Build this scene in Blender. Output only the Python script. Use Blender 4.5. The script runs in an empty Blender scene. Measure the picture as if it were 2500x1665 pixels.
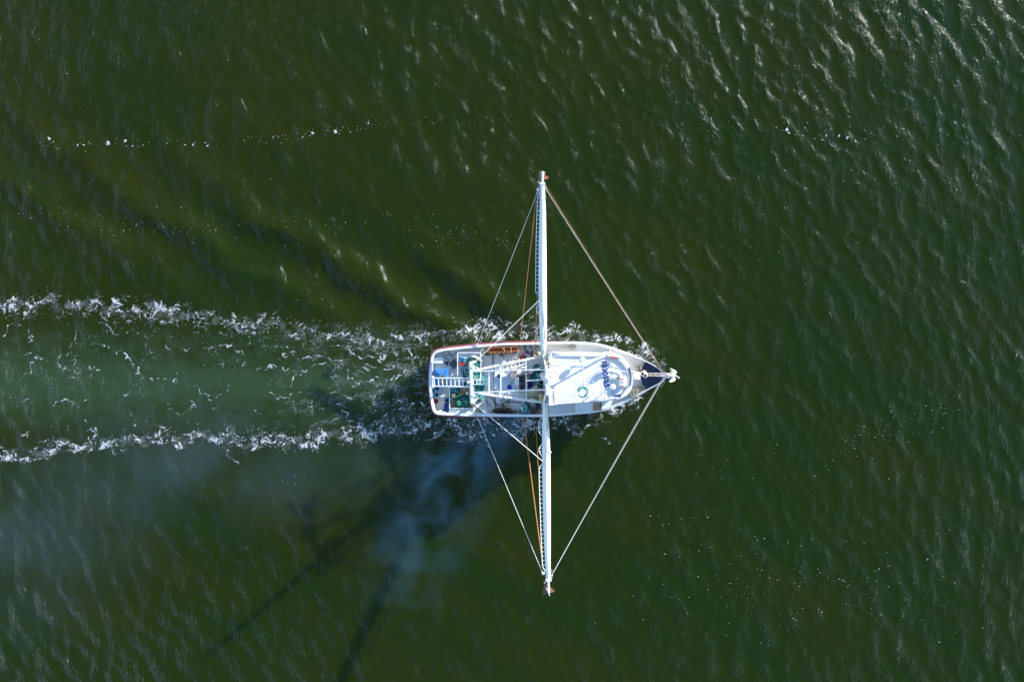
import bpy, bmesh, math, random
import numpy as np
from mathutils import Vector, Matrix

random.seed(7)
R = math.radians
S = bpy.context.scene
COL = S.collection

# ------------------------------------------------------------------ camera
CAM_H = 60.0
cam_d = bpy.data.cameras.new("camera")
cam = bpy.data.objects.new("camera", cam_d)
COL.objects.link(cam)
cam.location = (0, 0, CAM_H)
cam_d.sensor_width = 36.0
cam_d.lens = 24.0
cam_d.clip_start = 0.5
cam_d.clip_end = 12000
S.camera = cam

# ------------------------------------------------------------------ sky, sun, exposure
SUN_EL, SUN_AZ = R(18.0), R(40.0)      # azimuth counted from +X towards +Y
SUN_DIR = Vector((math.cos(SUN_EL) * math.cos(SUN_AZ), math.cos(SUN_EL) * math.sin(SUN_AZ), math.sin(SUN_EL)))
world = bpy.data.worlds.new("World")
S.world = world
world.use_nodes = True
wn = world.node_tree
bg = wn.nodes["Background"]
sky = wn.nodes.new("ShaderNodeTexSky")
sky.sky_type = 'NISHITA'
sky.sun_disc = False
sky.sun_elevation = SUN_EL
sky.sun_rotation = R(90) - SUN_AZ
sky.air_density = 1.0
sky.dust_density = 0.05
sky.ozone_density = 2.5
wn.links.new(sky.outputs[0], bg.inputs[0])
bg.inputs[1].default_value = 0.15
sun_d = bpy.data.lights.new("sun", 'SUN')
sun_d.energy = 3.9
sun_d.angle = R(0.53)
sun_d.color = (1.0, 0.965, 0.90)
sun = bpy.data.objects.new("sun", sun_d)
COL.objects.link(sun)
sun.location = SUN_DIR * 80
sun.rotation_euler = SUN_DIR.to_track_quat('Z', 'Y').to_euler()
S.view_settings.view_transform = 'Standard'
S.view_settings.look = 'None'
S.view_settings.exposure = 1.40
S.view_settings.gamma = 1.0
S.render.film_transparent = False
S.cycles.max_bounces = 8
S.cycles.volume_bounces = 1
S.cycles.volume_max_steps = 256
S.cycles.sample_clamp_indirect = 6
S.cycles.use_denoising = True
S.cycles.denoiser = 'OPENIMAGEDENOISE'
S.cycles.denoising_input_passes = 'RGB_ALBEDO_NORMAL'
S.cycles.denoising_prefilter = 'ACCURATE'
S.cycles.sample_clamp_direct = 12
S.cycles.use_adaptive_sampling = False

# ------------------------------------------------------------------ helpers
def W(px, py, h=0.0):
    """plan position on the photograph's 2500 px grid -> metres, for a point standing h above the water"""
    k = (CAM_H - h) / (2500 * 24.0 / 36.0)
    return Vector(((px - 1250.0) * k, -(py - 832.5) * k, h))

def nodes(m):
    m.use_nodes = True
    return m.node_tree.nodes, m.node_tree.links, m.node_tree.nodes["Principled BSDF"]

def mat(name, col, rough=0.5, metal=0.0, var=0.12, scale=3.0, bump=0.0, col2=None, thresh=None, spec=0.5, bscale=None):
    """painted / worn surface: base colour broken up by noise, optional second colour in patches, optional bump"""
    m = bpy.data.materials.new(name)
    N, L, b = nodes(m)
    tc = N.new("ShaderNodeTexCoord")
    nz = N.new("ShaderNodeTexNoise")
    nz.inputs["Scale"].default_value = scale
    nz.inputs["Detail"].default_value = 6
    nz.inputs["Roughness"].default_value = 0.65
    L.new(tc.outputs["Object"], nz.inputs["Vector"])
    rmp = N.new("ShaderNodeValToRGB")
    lo = tuple(c * (1 - var) for c in col)
    hi = tuple(min(1, c * (1 + var)) for c in col)
    e = rmp.color_ramp.elements
    if col2 is None:
        e[0].position, e[0].color = 0.3, (*lo, 1)
        e[1].position, e[1].color = 0.7, (*hi, 1)
    else:
        t = thresh if thresh is not None else 0.55
        e[0].position, e[0].color = max(0, t - 0.07), (*col, 1)
        e[1].position, e[1].color = min(1, t + 0.07), (*col2, 1)
    L.new(nz.outputs["Fac"], rmp.inputs[0])
    L.new(rmp.outputs[0], b.inputs["Base Color"])
    b.inputs["Roughness"].default_value = rough
    b.inputs["Metallic"].default_value = metal
    b.inputs["Specular IOR Level"].default_value = spec
    if bump:
        n2 = N.new("ShaderNodeTexNoise")
        n2.inputs["Scale"].default_value = bscale or scale * 5
        n2.inputs["Detail"].default_value = 4
        L.new(tc.outputs["Object"], n2.inputs["Vector"])
        bp = N.new("ShaderNodeBump")
        bp.inputs["Strength"].default_value = 1.0
        bp.inputs["Distance"].default_value = bump
        L.new(n2.outputs["Fac"], bp.inputs["Height"])
        L.new(bp.outputs[0], b.inputs["Normal"])
    return m

def tag(o, label=None, cat=None, group=None, kind=None):
    if label: o["label"] = label
    if cat: o["category"] = cat
    if group: o["group"] = group
    if kind: o["kind"] = kind
    return o

def origin(o):
    p = Vector(o.location)
    while o.parent:
        o = o.parent
        p += Vector(o.location)
    return p

def empty(name, loc, label, cat, group=None):
    o = bpy.data.objects.new(name, None)
    o.empty_display_size = 0.2
    o.location = loc
    COL.objects.link(o)
    return tag(o, label, cat, group)

class MB:
    """collects shapes in world coordinates and links them as one mesh object"""
    def __init__(self):
        self.v, self.f = [], []
    def add(self, vs, fs):
        n = len(self.v)
        self.v += [Vector(v) for v in vs]
        self.f += [tuple(i + n for i in f) for f in fs]
        return self
    def box(self, c, s, rz=0.0, bev=0.0, M=None):
        x, y, z = s[0] / 2, s[1] / 2, s[2] / 2
        rot = M if M is not None else Matrix.Rotation(rz, 3, 'Z')
        c = Vector(c)
        if bev <= 0:
            vs = [Vector((i * x, j * y, k * z)) for k in (-1, 1) for j in (-1, 1) for i in (-1, 1)]
            fs = [(0, 2, 3, 1), (4, 5, 7, 6), (0, 1, 5, 4), (2, 6, 7, 3), (0, 4, 6, 2), (1, 3, 7, 5)]
            return self.add([c + rot @ v for v in vs], fs)
        b = min(bev, x * .45, y * .45, z * .9)
        def ring(ix, iy, zz):
            o = []
            for sx, sy in ((1, 1), (-1, 1), (-1, -1), (1, -1)):
                for a in ((0, 45, 90) if sx * sy > 0 else (90, 45, 0)):
                    aa = R(a)
                    o.append(Vector((sx * (ix - b + b * math.cos(aa)), sy * (iy - b + b * math.sin(aa)), zz)))
            return o
        rings = [ring(x, y, -z), ring(x, y, z - b), ring(x - b * .3, y - b * .3, z - b * .3), ring(x - b, y - b, z)]
        vs = [c + rot @ v for r in rings for v in r]
        fs = [tuple(range(11, -1, -1)), tuple(range(36, 48))]
        for k in range(3):
            for i in range(12):
                j = (i + 1) % 12
                fs.append((k * 12 + i, k * 12 + j, k * 12 + 12 + j, k * 12 + 12 + i))
        return self.add(vs, fs)
    def tube(self, pts, r, n=8, closed=False, cap=True, twist=0.0):
        pts = [Vector(p) for p in pts]
        m = len(pts)
        rr = r if isinstance(r, (list, tuple)) else [r] * m
        vs, fs = [], []
        up = None
        for i, p in enumerate(pts):
            a = pts[(i - 1) % m] if (closed or i > 0) else p
            b = pts[(i + 1) % m] if (closed or i < m - 1) else p
            t = (b - a)
            if t.length < 1e-9: t = Vector((0, 0, 1))
            t.normalize()
            if up is None:
                up = Vector((0, 0, 1)) if abs(t.z) < 0.9 else Vector((1, 0, 0))
            u = (up - t * up.dot(t))
            if u.length < 1e-6: u = t.orthogonal()
            u.normalize()
            up = u
            w = t.cross(u)
            for k in range(n):
                an = twist + 2 * math.pi * k / n
                vs.append(p + (u * math.cos(an) + w * math.sin(an)) * rr[i])
        segs = m if closed else m - 1
        for i in range(segs):
            for k in range(n):
                a0, b0 = i * n + k, i * n + (k + 1) % n
                a1, b1 = ((i + 1) % m) * n + k, ((i + 1) % m) * n + (k + 1) % n
                fs.append((a0, b0, b1, a1))
        if cap and not closed:
            fs.append(tuple(range(n - 1, -1, -1)))
            fs.append(tuple((m - 1) * n + k for k in range(n)))
        return self.add(vs, fs)
    def rod(self, a, b, r, n=8):
        return self.tube([a, b], r, n)
    def lathe(self, prof, c=(0, 0, 0), n=20, M=None):
        c = Vector(c)
        vs, fs = [], []
        for (rad, z) in prof:
            for k in range(n):
                an = 2 * math.pi * k / n
                v = Vector((rad * math.cos(an), rad * math.sin(an), z))
                vs.append(c + ((M @ v) if M is not None else v))
        for i in range(len(prof) - 1):
            for k in range(n):
                k2 = (k + 1) % n
                fs.append((i * n + k, i * n + k2, (i + 1) * n + k2, (i + 1) * n + k))
        if prof[0][0] > 1e-4: fs.append(tuple(range(n - 1, -1, -1)))
        if prof[-1][0] > 1e-4: fs.append(tuple((len(prof) - 1) * n + k for k in range(n)))
        return self.add(vs, fs)
    def ball(self, c, r, n=12, m=8, sc=(1, 1, 1), M=None):
        prof = [(max(1e-5, math.sin(math.pi * i / m)), -math.cos(math.pi * i / m)) for i in range(m + 1)]
        D = Matrix.Diagonal((r * sc[0], r * sc[1], r * sc[2]))
        return self.lathe(prof, c, n, (M @ D) if M is not None else D)
    def prism(self, bot, top):
        n = len(bot)
        vs = list(bot) + list(top)
        fs = [tuple(range(n - 1, -1, -1)), tuple(range(n, 2 * n))]
        fs += [(i, (i + 1) % n, n + (i + 1) % n, n + i) for i in range(n)]
        return self.add(vs, fs)
    def loft(self, rings, closed=True, capa=False, capb=False):
        n = len(rings[0])
        vs = [v for r in rings for v in r]
        fs = []
        for i in range(len(rings) - 1):
            for k in range(n if closed else n - 1):
                k2 = (k + 1) % n
                fs.append((i * n + k, i * n + k2, (i + 1) * n + k2, (i + 1) * n + k))
        if capa: fs.append(tuple(range(n - 1, -1, -1)))
        if capb: fs.append(tuple((len(rings) - 1) * n + k for k in range(n)))
        return self.add(vs, fs)
    def build(self, name, m, parent=None, smooth=True, angle=35, fix=True):
        me = bpy.data.meshes.new(name)
        o0 = origin(parent) if parent else Vector((0, 0, 0))
        me.from_pydata([tuple(v - o0) for v in self.v], [], self.f)
        if fix:
            bm = bmesh.new()
            bm.from_mesh(me)
            bmesh.ops.recalc_face_normals(bm, faces=bm.faces)
            bm.to_mesh(me)
            bm.free()
        me.materials.append(m)
        if smooth:
            me.polygons.foreach_set("use_smooth", [True] * len(me.polygons))
            me.set_sharp_from_angle(angle=R(angle))
        me.update()
        o = bpy.data.objects.new(name, me)
        COL.objects.link(o)
        if parent: o.parent = parent
        return o

def curve_pts(pts, n=8, closed=False):
    """Catmull-Rom through pts"""
    P = [Vector(p) for p in pts]
    m = len(P)
    out = []
    rng = range(m) if closed else range(m - 1)
    for i in rng:
        p0 = P[(i - 1) % m] if closed or i > 0 else P[0]
        p1, p2 = P[i], P[(i + 1) % m]
        p3 = P[(i + 2) % m] if closed or i + 2 < m else P[-1]
        for k in range(n):
            t = k / n
            out.append(0.5 * ((2 * p1) + (p2 - p0) * t + (2 * p0 - 5 * p1 + 4 * p2 - p3) * t * t + (3 * p1 - p0 - 3 * p2 + p3) * t ** 3))
    if not closed: out.append(P[-1])
    return out

# ---- numpy gradient noise
def gnoise(x, y, seed=0):
    xi = np.floor(x).astype(np.int64); yi = np.floor(y).astype(np.int64)
    xf = x - xi; yf = y - yi
    def g(ix, iy, dx, dy):
        h = (ix * 374761393 + iy * 668265263 + seed * 1442695041) & 0xffffffff
        h = ((h ^ (h >> 13)) * 1274126177) & 0xffffffff
        h = (h ^ (h >> 16)) & 0xffff
        a = h * (2 * math.pi / 65536.0)
        return np.cos(a) * dx + np.sin(a) * dy
    u = xf * xf * xf * (xf * (xf * 6 - 15) + 10)
    v = yf * yf * yf * (yf * (yf * 6 - 15) + 10)
    a = g(xi, yi, xf, yf); b = g(xi + 1, yi, xf - 1, yf)
    c = g(xi, yi + 1, xf, yf - 1); d = g(xi + 1, yi + 1, xf - 1, yf - 1)
    return ((a + u * (b - a)) * (1 - v) + (c + u * (d - c)) * v) * 1.5

def fbm(x, y, seed=0, oct=4, rough=0.55):
    s, a, t = 0, 1.0, 0
    for i in range(oct):
        s = s + a * gnoise(x * 2 ** i + 13.1 * i, y * 2 ** i - 7.7 * i, seed + i)
        t += a
        a *= rough
    return s / t

def sstep(a, b, x):
    t = np.clip((x - a) / (b - a), 0, 1)
    return t * t * (3 - 2 * t)

def poly_dist(x, y, pts):
    """distance to a polyline and the value of the third column interpolated along it"""
    best = np.full(x.shape, 1e9); val = np.zeros(x.shape); side = np.zeros(x.shape)
    for (x0, y0, w0), (x1, y1, w1) in zip(pts[:-1], pts[1:]):
        dx, dy = x1 - x0, y1 - y0
        t = np.clip(((x - x0) * dx + (y - y0) * dy) / (dx * dx + dy * dy), 0, 1)
        d = np.hypot(x - x0 - t * dx, y - y0 - t * dy)
        k = d < best
        best = np.where(k, d, best)
        val = np.where(k, w0 + (w1 - w0) * t, val)
        side = np.where(k, np.sign(dx * (y - y0) - dy * (x - x0)), side)
    return best, val, side
# ================================================================== WATER
PXM = 2500 * 24.0 / 36.0 / CAM_H          # photo pixels per metre on the water
def wx(px): return (px - 1250.0) / PXM
def wy(py): return -(py - 832.5) / PXM

rng = np.random.default_rng(11)
WAVES = []
for i in range(190):
    lam = 0.38 * (8.4 ** (rng.random() ** 1.2))          # 0.38 .. 3.2 m
    spread = 20 + 24 * max(0, (1.6 - lam)) / 1.2
    th = R(24 + rng.normal() * spread)
    pk = math.exp(-(math.log(lam / 1.6) / 0.55) ** 2)
    slope = (0.0115 if lam > 1.1 else 0.0200) * (0.50 + 0.50 * pk)
    WAVES.append((2 * math.pi / lam, math.cos(th), math.sin(th), slope * lam / (2 * math.pi), rng.random() * 6.283, lam))

def wave_field(x, y, amp=1.0, want_h=True):
    z = np.zeros(x.shape); ox = np.zeros(x.shape); oy = np.zeros(x.shape)
    zs = np.zeros(x.shape); sx_ = np.zeros(x.shape); sy_ = np.zeros(x.shape)
    patch = 0.8 + 0.8 * fbm(x / 9.0 + 3, y / 9.0, 40, 3)
    for k, c, s, a, p, lam in WAVES:
        ph = k * (c * x + s * y) + p
        co = a * np.cos(ph); sn = a * 0.85 * np.sin(ph)
        if lam > 1.1:
            z += co; ox -= c * sn; oy -= s * sn
        else:
            zs += co; sx_ -= c * sn; sy_ -= s * sn
    # the short waves ride on the crests of the long ones
    mod = np.clip(1.0 + 0.5 * z / 0.022, 0.3, 2.2)
    z = (z + zs * mod) * patch; ox = (ox + sx_ * mod) * patch; oy = (oy + sy_ * mod) * patch
    # diverging ship waves either side of the wake
    xb, yb = wx(1600), wy(915)
    s = xb - x
    for sgn, A in ((1, 1.0), (-1, 0.75)):
        n = (y - yb) * sgn
        wob = fbm(x / 7, y / 7, 70 + sgn, 3) * 2.2
        ph = 2 * math.pi / 5.2 * (0.55 * x + 0.835 * n + wob)
        env = np.exp(-((n - 0.34 * s - 0.5) / (2.5 + 0.06 * np.maximum(s, 0))) ** 2) * sstep(3, 12, s) * np.exp(-np.maximum(s - 20, 0) / 70)
        env2 = np.exp(-((n - 0.22 * s - 2.0) / 4.0) ** 2) * sstep(6, 14, s) * 0.6
        z += A * 0.16 * (env + env2) * (np.cos(ph) + 0.15 * np.cos(2 * ph))
    # flattened, boiling water straight behind the stern
    fl = sstep(6.2, 3.0, np.abs(y - wy(930))) * sstep(wx(1050), wx(950), x)
    boil = 0.035 * fbm(x / 0.9, y / 0.9, 90, 3)
    z = z * (1 - 0.55 * fl) + boil * fl
    return z * amp, ox * amp, oy * amp

def axis(half, step):
    a = list(np.arange(-half, half + 1e-6, step))
    g, d = step, half
    ext = []
    while d < 5000:
        g *= 1.22
        d += g
        ext.append(d)
    return np.array([-e for e in reversed(ext)] + a + ext)

ax, ay = axis(50.0, 0.115), axis(35.0, 0.115)
GX, GY = np.meshgrid(ax, ay)
fade = sstep(50.0, 44.0, np.abs(GX)) * sstep(35.0, 31.0, np.abs(GY))
far = np.exp(-np.hypot(GX, GY) / 400.0)
Z, OX, OY = wave_field(GX, GY)
fade = fade + (1 - fade) * 0.0
VX, VY, VZ = GX + OX * fade, GY + OY * fade, Z * fade
ny, nx = GX.shape
me = bpy.data.meshes.new("water")
me.vertices.add(nx * ny)
me.vertices.foreach_set("co", np.stack([VX, VY, VZ], -1).astype(np.float32).ravel())
idx = np.arange(nx * ny).reshape(ny, nx)
quads = np.stack([idx[:-1, :-1], idx[:-1, 1:], idx[1:, 1:], idx[1:, :-1]], -1).reshape(-1, 4)
nf = len(quads)
me.loops.add(nf * 4)
me.loops.foreach_set("vertex_index", quads.astype(np.int32).ravel())
me.polygons.add(nf)
me.polygons.foreach_set("loop_start", np.arange(0, nf * 4, 4, dtype=np.int32))
me.polygons.foreach_set("use_smooth", np.ones(nf, dtype=bool))
me.update(calc_edges=True)

# silt and air stirred up behind the propeller: a real change in the water itself
wake_y = wy(930)
core = np.exp(-((GY - wy(935)) / (1.1 + 0.03 * np.maximum(wx(1050) - GX, 0))) ** 2) * sstep(wx(1060), wx(900), GX)
broad = sstep(5.2, 3.2, np.abs(GY - wy(925))) * sstep(wx(1050), wx(980), GX)
aer = np.clip(core * (0.75 + 0.6 * fbm(GX / 2.2, GY / 1.0, 6, 4)) + 0.34 * broad + 0.45 * broad * fbm(GX / 1.6, GY / 0.9, 5, 4), 0, 1)
at = me.attributes.new("aeration", 'FLOAT', 'POINT')
at.data.foreach_set("value", aer.astype(np.float32).ravel())
# plankton / silt tint drifting in broad bands
tint = 0.5 + 0.5 * np.clip(fbm((GX * 0.5 + GY * 0.86) / 5.0, (GX * 0.86 - GY * 0.5) / 16.0, 21, 4) * 1.7 + 0.42 * np.clip(-(GX + 8) / 40 + 0.5 * np.clip(GY / 30, -0.6, 1), -1, 1), -1, 1)
at = me.attributes.new("silt", 'FLOAT', 'POINT')
at.data.foreach_set("value", tint.astype(np.float32).ravel())

# capillary ripples stand on the wind side of the crests
grd = np.zeros(GX.shape)
for k, c, s_, a, p, lam in WAVES:
    if lam > 1.1: grd += a * np.cos(k * (c * GX + s_ * GY) + p + 0.7)
rip = np.clip(0.70 + 0.38 * grd / 0.020 + 0.7 * fbm(GX / 6.0, GY / 6.0, 33, 3), 0.25, 2.2)
at = me.attributes.new("ripple", 'FLOAT', 'POINT')
at.data.foreach_set("value", rip.astype(np.float32).ravel())

def water_material():
    m = bpy.data.materials.new("sea_water")
    N, L, b = nodes(m)
    a1 = N.new("ShaderNodeAttribute"); a1.attribute_name = "aeration"
    a2 = N.new("ShaderNodeAttribute"); a2.attribute_name = "silt"
    mix = N.new("ShaderNodeMix"); mix.data_type = 'RGBA'
    mix.inputs["A"].default_value = (0.0080, 0.0205, 0.0004, 1)
    mix.inputs["B"].default_value = (0.0165, 0.0212, 0.0001, 1)
    L.new(a2.outputs["Fac"], mix.inputs["Factor"])
    mix2 = N.new("ShaderNodeMix"); mix2.data_type = 'RGBA'
    mix2.inputs["B"].default_value = (0.027, 0.051, 0.020, 1)
    L.new(mix.outputs["Result"], mix2.inputs["A"])
    L.new(a1.outputs["Fac"], mix2.inputs["Factor"])
    tc = N.new("ShaderNodeTexCoord")
    mp = N.new("ShaderNodeMapping")
    mp.inputs["Rotation"].default_value = (0, 0, R(-26))
    mp.inputs["Scale"].default_value = (1.0, 0.42, 1.0)
    L.new(tc.outputs["Object"], mp.inputs["Vector"])
    n1 = N.new("ShaderNodeTexNoise"); n1.inputs["Scale"].default_value = 2.6
    n1.inputs["Detail"].default_value = 5; n1.inputs["Roughness"].default_value = 0.62
    n1.inputs["Distortion"].default_value = 0.6
    L.new(mp.outputs[0], n1.inputs["Vector"])
    mp2 = N.new("ShaderNodeMapping")
    mp2.inputs["Rotation"].default_value = (0, 0, R(-60))
    mp2.inputs["Scale"].default_value = (1.0, 0.6, 1.0)
    L.new(tc.outputs["Object"], mp2.inputs["Vector"])
    n2 = N.new("ShaderNodeTexNoise"); n2.inputs["Scale"].default_value = 6.0
    n2.inputs["Detail"].default_value = 3
    L.new(mp2.outputs[0], n2.inputs["Vector"])
    ad = N.new("ShaderNodeMath"); ad.operation = 'MULTIPLY_ADD'
    ad.inputs[1].default_value = 0.35
    L.new(n2.outputs["Fac"], ad.inputs[0]); L.new(n1.outputs["Fac"], ad.inputs[2])
    bp = N.new("ShaderNodeBump")
    bp.inputs["Strength"].default_value = 1.0
    bp.inputs["Distance"].default_value = 0.13
    a3 = N.new("ShaderNodeAttribute"); a3.attribute_name = "ripple"
    ml = N.new("ShaderNodeMath"); ml.operation = 'MULTIPLY'
    L.new(ad.outputs[0], ml.inputs[0]); L.new(a3.outputs["Fac"], ml.inputs[1])
    L.new(ml.outputs[0], bp.inputs["Height"])
    # turbid body of the water: light comes back up from below the surface, nearly whatever the slope of the facet,
    # while the mirror on top follows every ripple
    geo = N.new("ShaderNodeNewGeometry")
    nm = N.new("ShaderNodeMix"); nm.data_type = 'VECTOR'
    nm.inputs["Factor"].default_value = 0.32
    nm.inputs["A"].default_value = (0, 0, 1)
    L.new(geo.outputs["Normal"], nm.inputs["B"])
    nn = N.new("ShaderNodeVectorMath"); nn.operation = 'NORMALIZE'
    L.new(nm.outputs["Result"], nn.inputs[0])
    df = N.new("ShaderNodeBsdfDiffuse")
    L.new(mix2.outputs["Result"], df.inputs["Color"]); L.new(nn.outputs[0], df.inputs["Normal"])
    ss = N.new("ShaderNodeSubsurfaceScattering"); ss.falloff = 'BURLEY'
    ss.inputs["Scale"].default_value = 1.7; ss.inputs["Radius"].default_value = (1.0, 1.15, 1.15)
    L.new(mix2.outputs["Result"], ss.inputs["Color"])
    body = N.new("ShaderNodeMixShader"); body.inputs[0].default_value = 0.85
    L.new(df.outputs[0], body.inputs[1]); L.new(ss.outputs[0], body.inputs[2])
    gl = N.new("ShaderNodeBsdfGlossy"); gl.inputs["Roughness"].default_value = 0.065
    L.new(bp.outputs[0], gl.inputs["Normal"])
    fr = N.new("ShaderNodeFresnel"); fr.inputs["IOR"].default_value = 1.34
    L.new(bp.outputs[0], fr.inputs["Normal"])
    dim = N.new("ShaderNodeMath"); dim.operation = 'MULTIPLY'; dim.inputs[1].default_value = 0.80
    L.new(fr.outputs[0], dim.inputs[0])
    fin = N.new("ShaderNodeMixShader")
    L.new(dim.outputs[0], fin.inputs[0]); L.new(body.outputs[0], fin.inputs[1]); L.new(gl.outputs[0], fin.inputs[2])
    out = [x for x in N if x.type == 'OUTPUT_MATERIAL'][0]
    L.new(fin.outputs[0], out.inputs["Surface"])
    N.remove(b)
    return m
me.materials.append(water_material())
water = bpy.data.objects.new("water", me)
COL.objects.link(water)
tag(water, kind="structure")

# ================================================================== FOAM
def foam_cells(x0, x1, y0, y1, step, alpha_fn, name, m, thick=0.03, cut=0.06):
    """a sheet of real foam: grid cells where there is foam, riding on the waves"""
    gx, gy = np.meshgrid(np.arange(x0, x1, step), np.arange(y0, y1, step))
    A = alpha_fn(gx, gy)
    z, ox, oy = wave_field(gx, gy)
    n_y, n_x = gx.shape
    cell = np.maximum.reduce([A[:-1, :-1], A[1:, :-1], A[:-1, 1:], A[1:, 1:]]) > cut
    ij = np.argwhere(cell)
    id4 = np.stack([ij[:, 0] * n_x + ij[:, 1], ij[:, 0] * n_x + ij[:, 1] + 1, (ij[:, 0] + 1) * n_x + ij[:, 1] + 1, (ij[:, 0] + 1) * n_x + ij[:, 1]], -1)
    used, inv = np.unique(id4.ravel(), return_inverse=True)
    co = np.stack([(gx + ox).ravel()[used], (gy + oy).ravel()[used], (z + 0.012 + thick * A).ravel()[used]], -1)
    me = bpy.data.meshes.new(name)
    me.vertices.add(len(used))
    me.vertices.foreach_set("co", co.astype(np.float32).ravel())
    nf = len(id4)
    me.loops.add(nf * 4)
    me.loops.foreach_set("vertex_index", inv.astype(np.int32).ravel())
    me.polygons.add(nf)
    me.polygons.foreach_set("loop_start", np.arange(0, nf * 4, 4, dtype=np.int32))
    me.polygons.foreach_set("use_smooth", np.ones(nf, dtype=bool))
    me.update(calc_edges=True)
    at = me.attributes.new("cover", 'FLOAT', 'POINT')
    at.data.foreach_set("value", A.ravel()[used].astype(np.float32))
    me.materials.append(m)
    o = bpy.data.objects.new(name, me)
    COL.objects.link(o)
    return o

def foam_material():
    m = bpy.data.materials.new("sea_foam")
    N, L, b = nodes(m)
    b.inputs["Base Color"].default_value = (0.46, 0.46, 0.46, 1)
    b.inputs["Roughness"].default_value = 0.7
    a = N.new("ShaderNodeAttribute"); a.attribute_name = "cover"
    L.new(a.outputs["Fac"], b.inputs["Alpha"])
    nz = N.new("ShaderNodeTexNoise"); nz.inputs["Scale"].default_value = 14
    tc = N.new("ShaderNodeTexCoord"); L.new(tc.outputs["Object"], nz.inputs["Vector"])
    bp = N.new("ShaderNodeBump"); bp.inputs["Distance"].default_value = 0.03
    L.new(nz.outputs["Fac"], bp.inputs["Height"]); L.new(bp.outputs[0], b.inputs["Normal"])
    return m
FOAM = foam_material()

def PL(pts): return [(wx(a), wy(b), (1.06 if a < 1000 else 1.0) * c / PXM) for a, b, c in pts]
PORT_LINE = PL([(-60, 728, 30), (0, 732, 30), (200, 742, 30), (420, 762, 33), (600, 782, 32), (800, 803, 26), (960, 822, 20), (1080, 812, 24),
                (1190, 790, 46), (1330, 808, 38), (1450, 820, 32), (1530, 836, 34), (1566, 850, 44), (1592, 872, 34), (1612, 898, 12)])
STBD_LINE = PL([(-60, 1124, 26), (0, 1112, 26), (120, 1100, 20), (240, 1094, 22), (420, 1074, 26), (560, 1082, 28), (740, 1082, 32), (900, 1056, 24), (1050, 1050, 50),
                (1220, 1062, 54), (1330, 1048, 34), (1440, 1032, 30), (1490, 1006, 38), (1550, 972, 42), (1590, 952, 26), (1616, 930, 10)])
THREADS = [PL(t) for t in (
    [(700, 928, 10), (790, 906, 10), (860, 926, 12), (940, 928, 12), (1000, 918, 8), (1050, 905, 8)],
    [(560, 915, 6), (620, 900, 8), (690, 896, 8), (740, 915, 8)],
    [(230, 845, 8), (285, 862, 12), (330, 885, 12), (342, 915, 8), (310, 950, 10), (335, 945, 6)],
    [(215, 932, 6), (240, 905, 8), (215, 900, 6)], [(60, 915, 8), (110, 870, 7), (45, 865, 6)],
    [(370, 915, 6), (400, 920, 8), (440, 905, 6)], [(605, 992, 6), (630, 1010, 8), (650, 1030, 6)],
    [(760, 990, 8), (830, 1010, 12), (890, 1035, 14)], [(210, 1030, 6), (235, 1060, 8), (225, 1085, 6)],
    [(180, 800, 6), (185, 830, 6), (180, 890, 5)], [(150, 860, 5), (140, 880, 7), (150, 890, 5)], [(560, 1105, 8), (580, 1140, 10)],
    [(900, 1040, 10), (960, 1010, 14), (1040, 985, 14)], [(1470, 1075, 14), (1478, 1085, 18)], [(1515, 1000, 20), (1520, 1035, 10)],
    [(20, 800, 6), (60, 790, 6), (85, 812, 6), (70, 835, 5)], [(250, 800, 7), (300, 815, 7), (330, 800, 6)], [(405, 840, 7), (450, 850, 8), (480, 835, 6)], [(520, 860, 8), (560, 845, 8), (600, 860, 7), (590, 880, 6)],
    [(120, 985, 6), (170, 975, 6), (200, 990, 5)], [(20, 960, 6), (45, 985, 6), (80, 975, 5)], [(400, 985, 5), (440, 1000, 6), (470, 985, 5)], [(310, 1060, 6), (330, 1035, 6), (320, 1015, 5)], [(460, 960, 5), (520, 970, 6), (560, 955, 6)], [(50, 1060, 8), (75, 1040, 8), (60, 1070, 8)],
    [(640, 850, 8), (690, 870, 9), (730, 860, 8)], [(660, 960, 6), (720, 970, 7), (770, 955, 6)], [(800, 960, 7), (860, 975, 9), (900, 960, 8)],
    [(740, 862, 9), (800, 880, 12), (880, 890, 14), (960, 895, 12)], [(800, 850, 10), (900, 862, 14), (1020, 870, 12)])]

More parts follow.
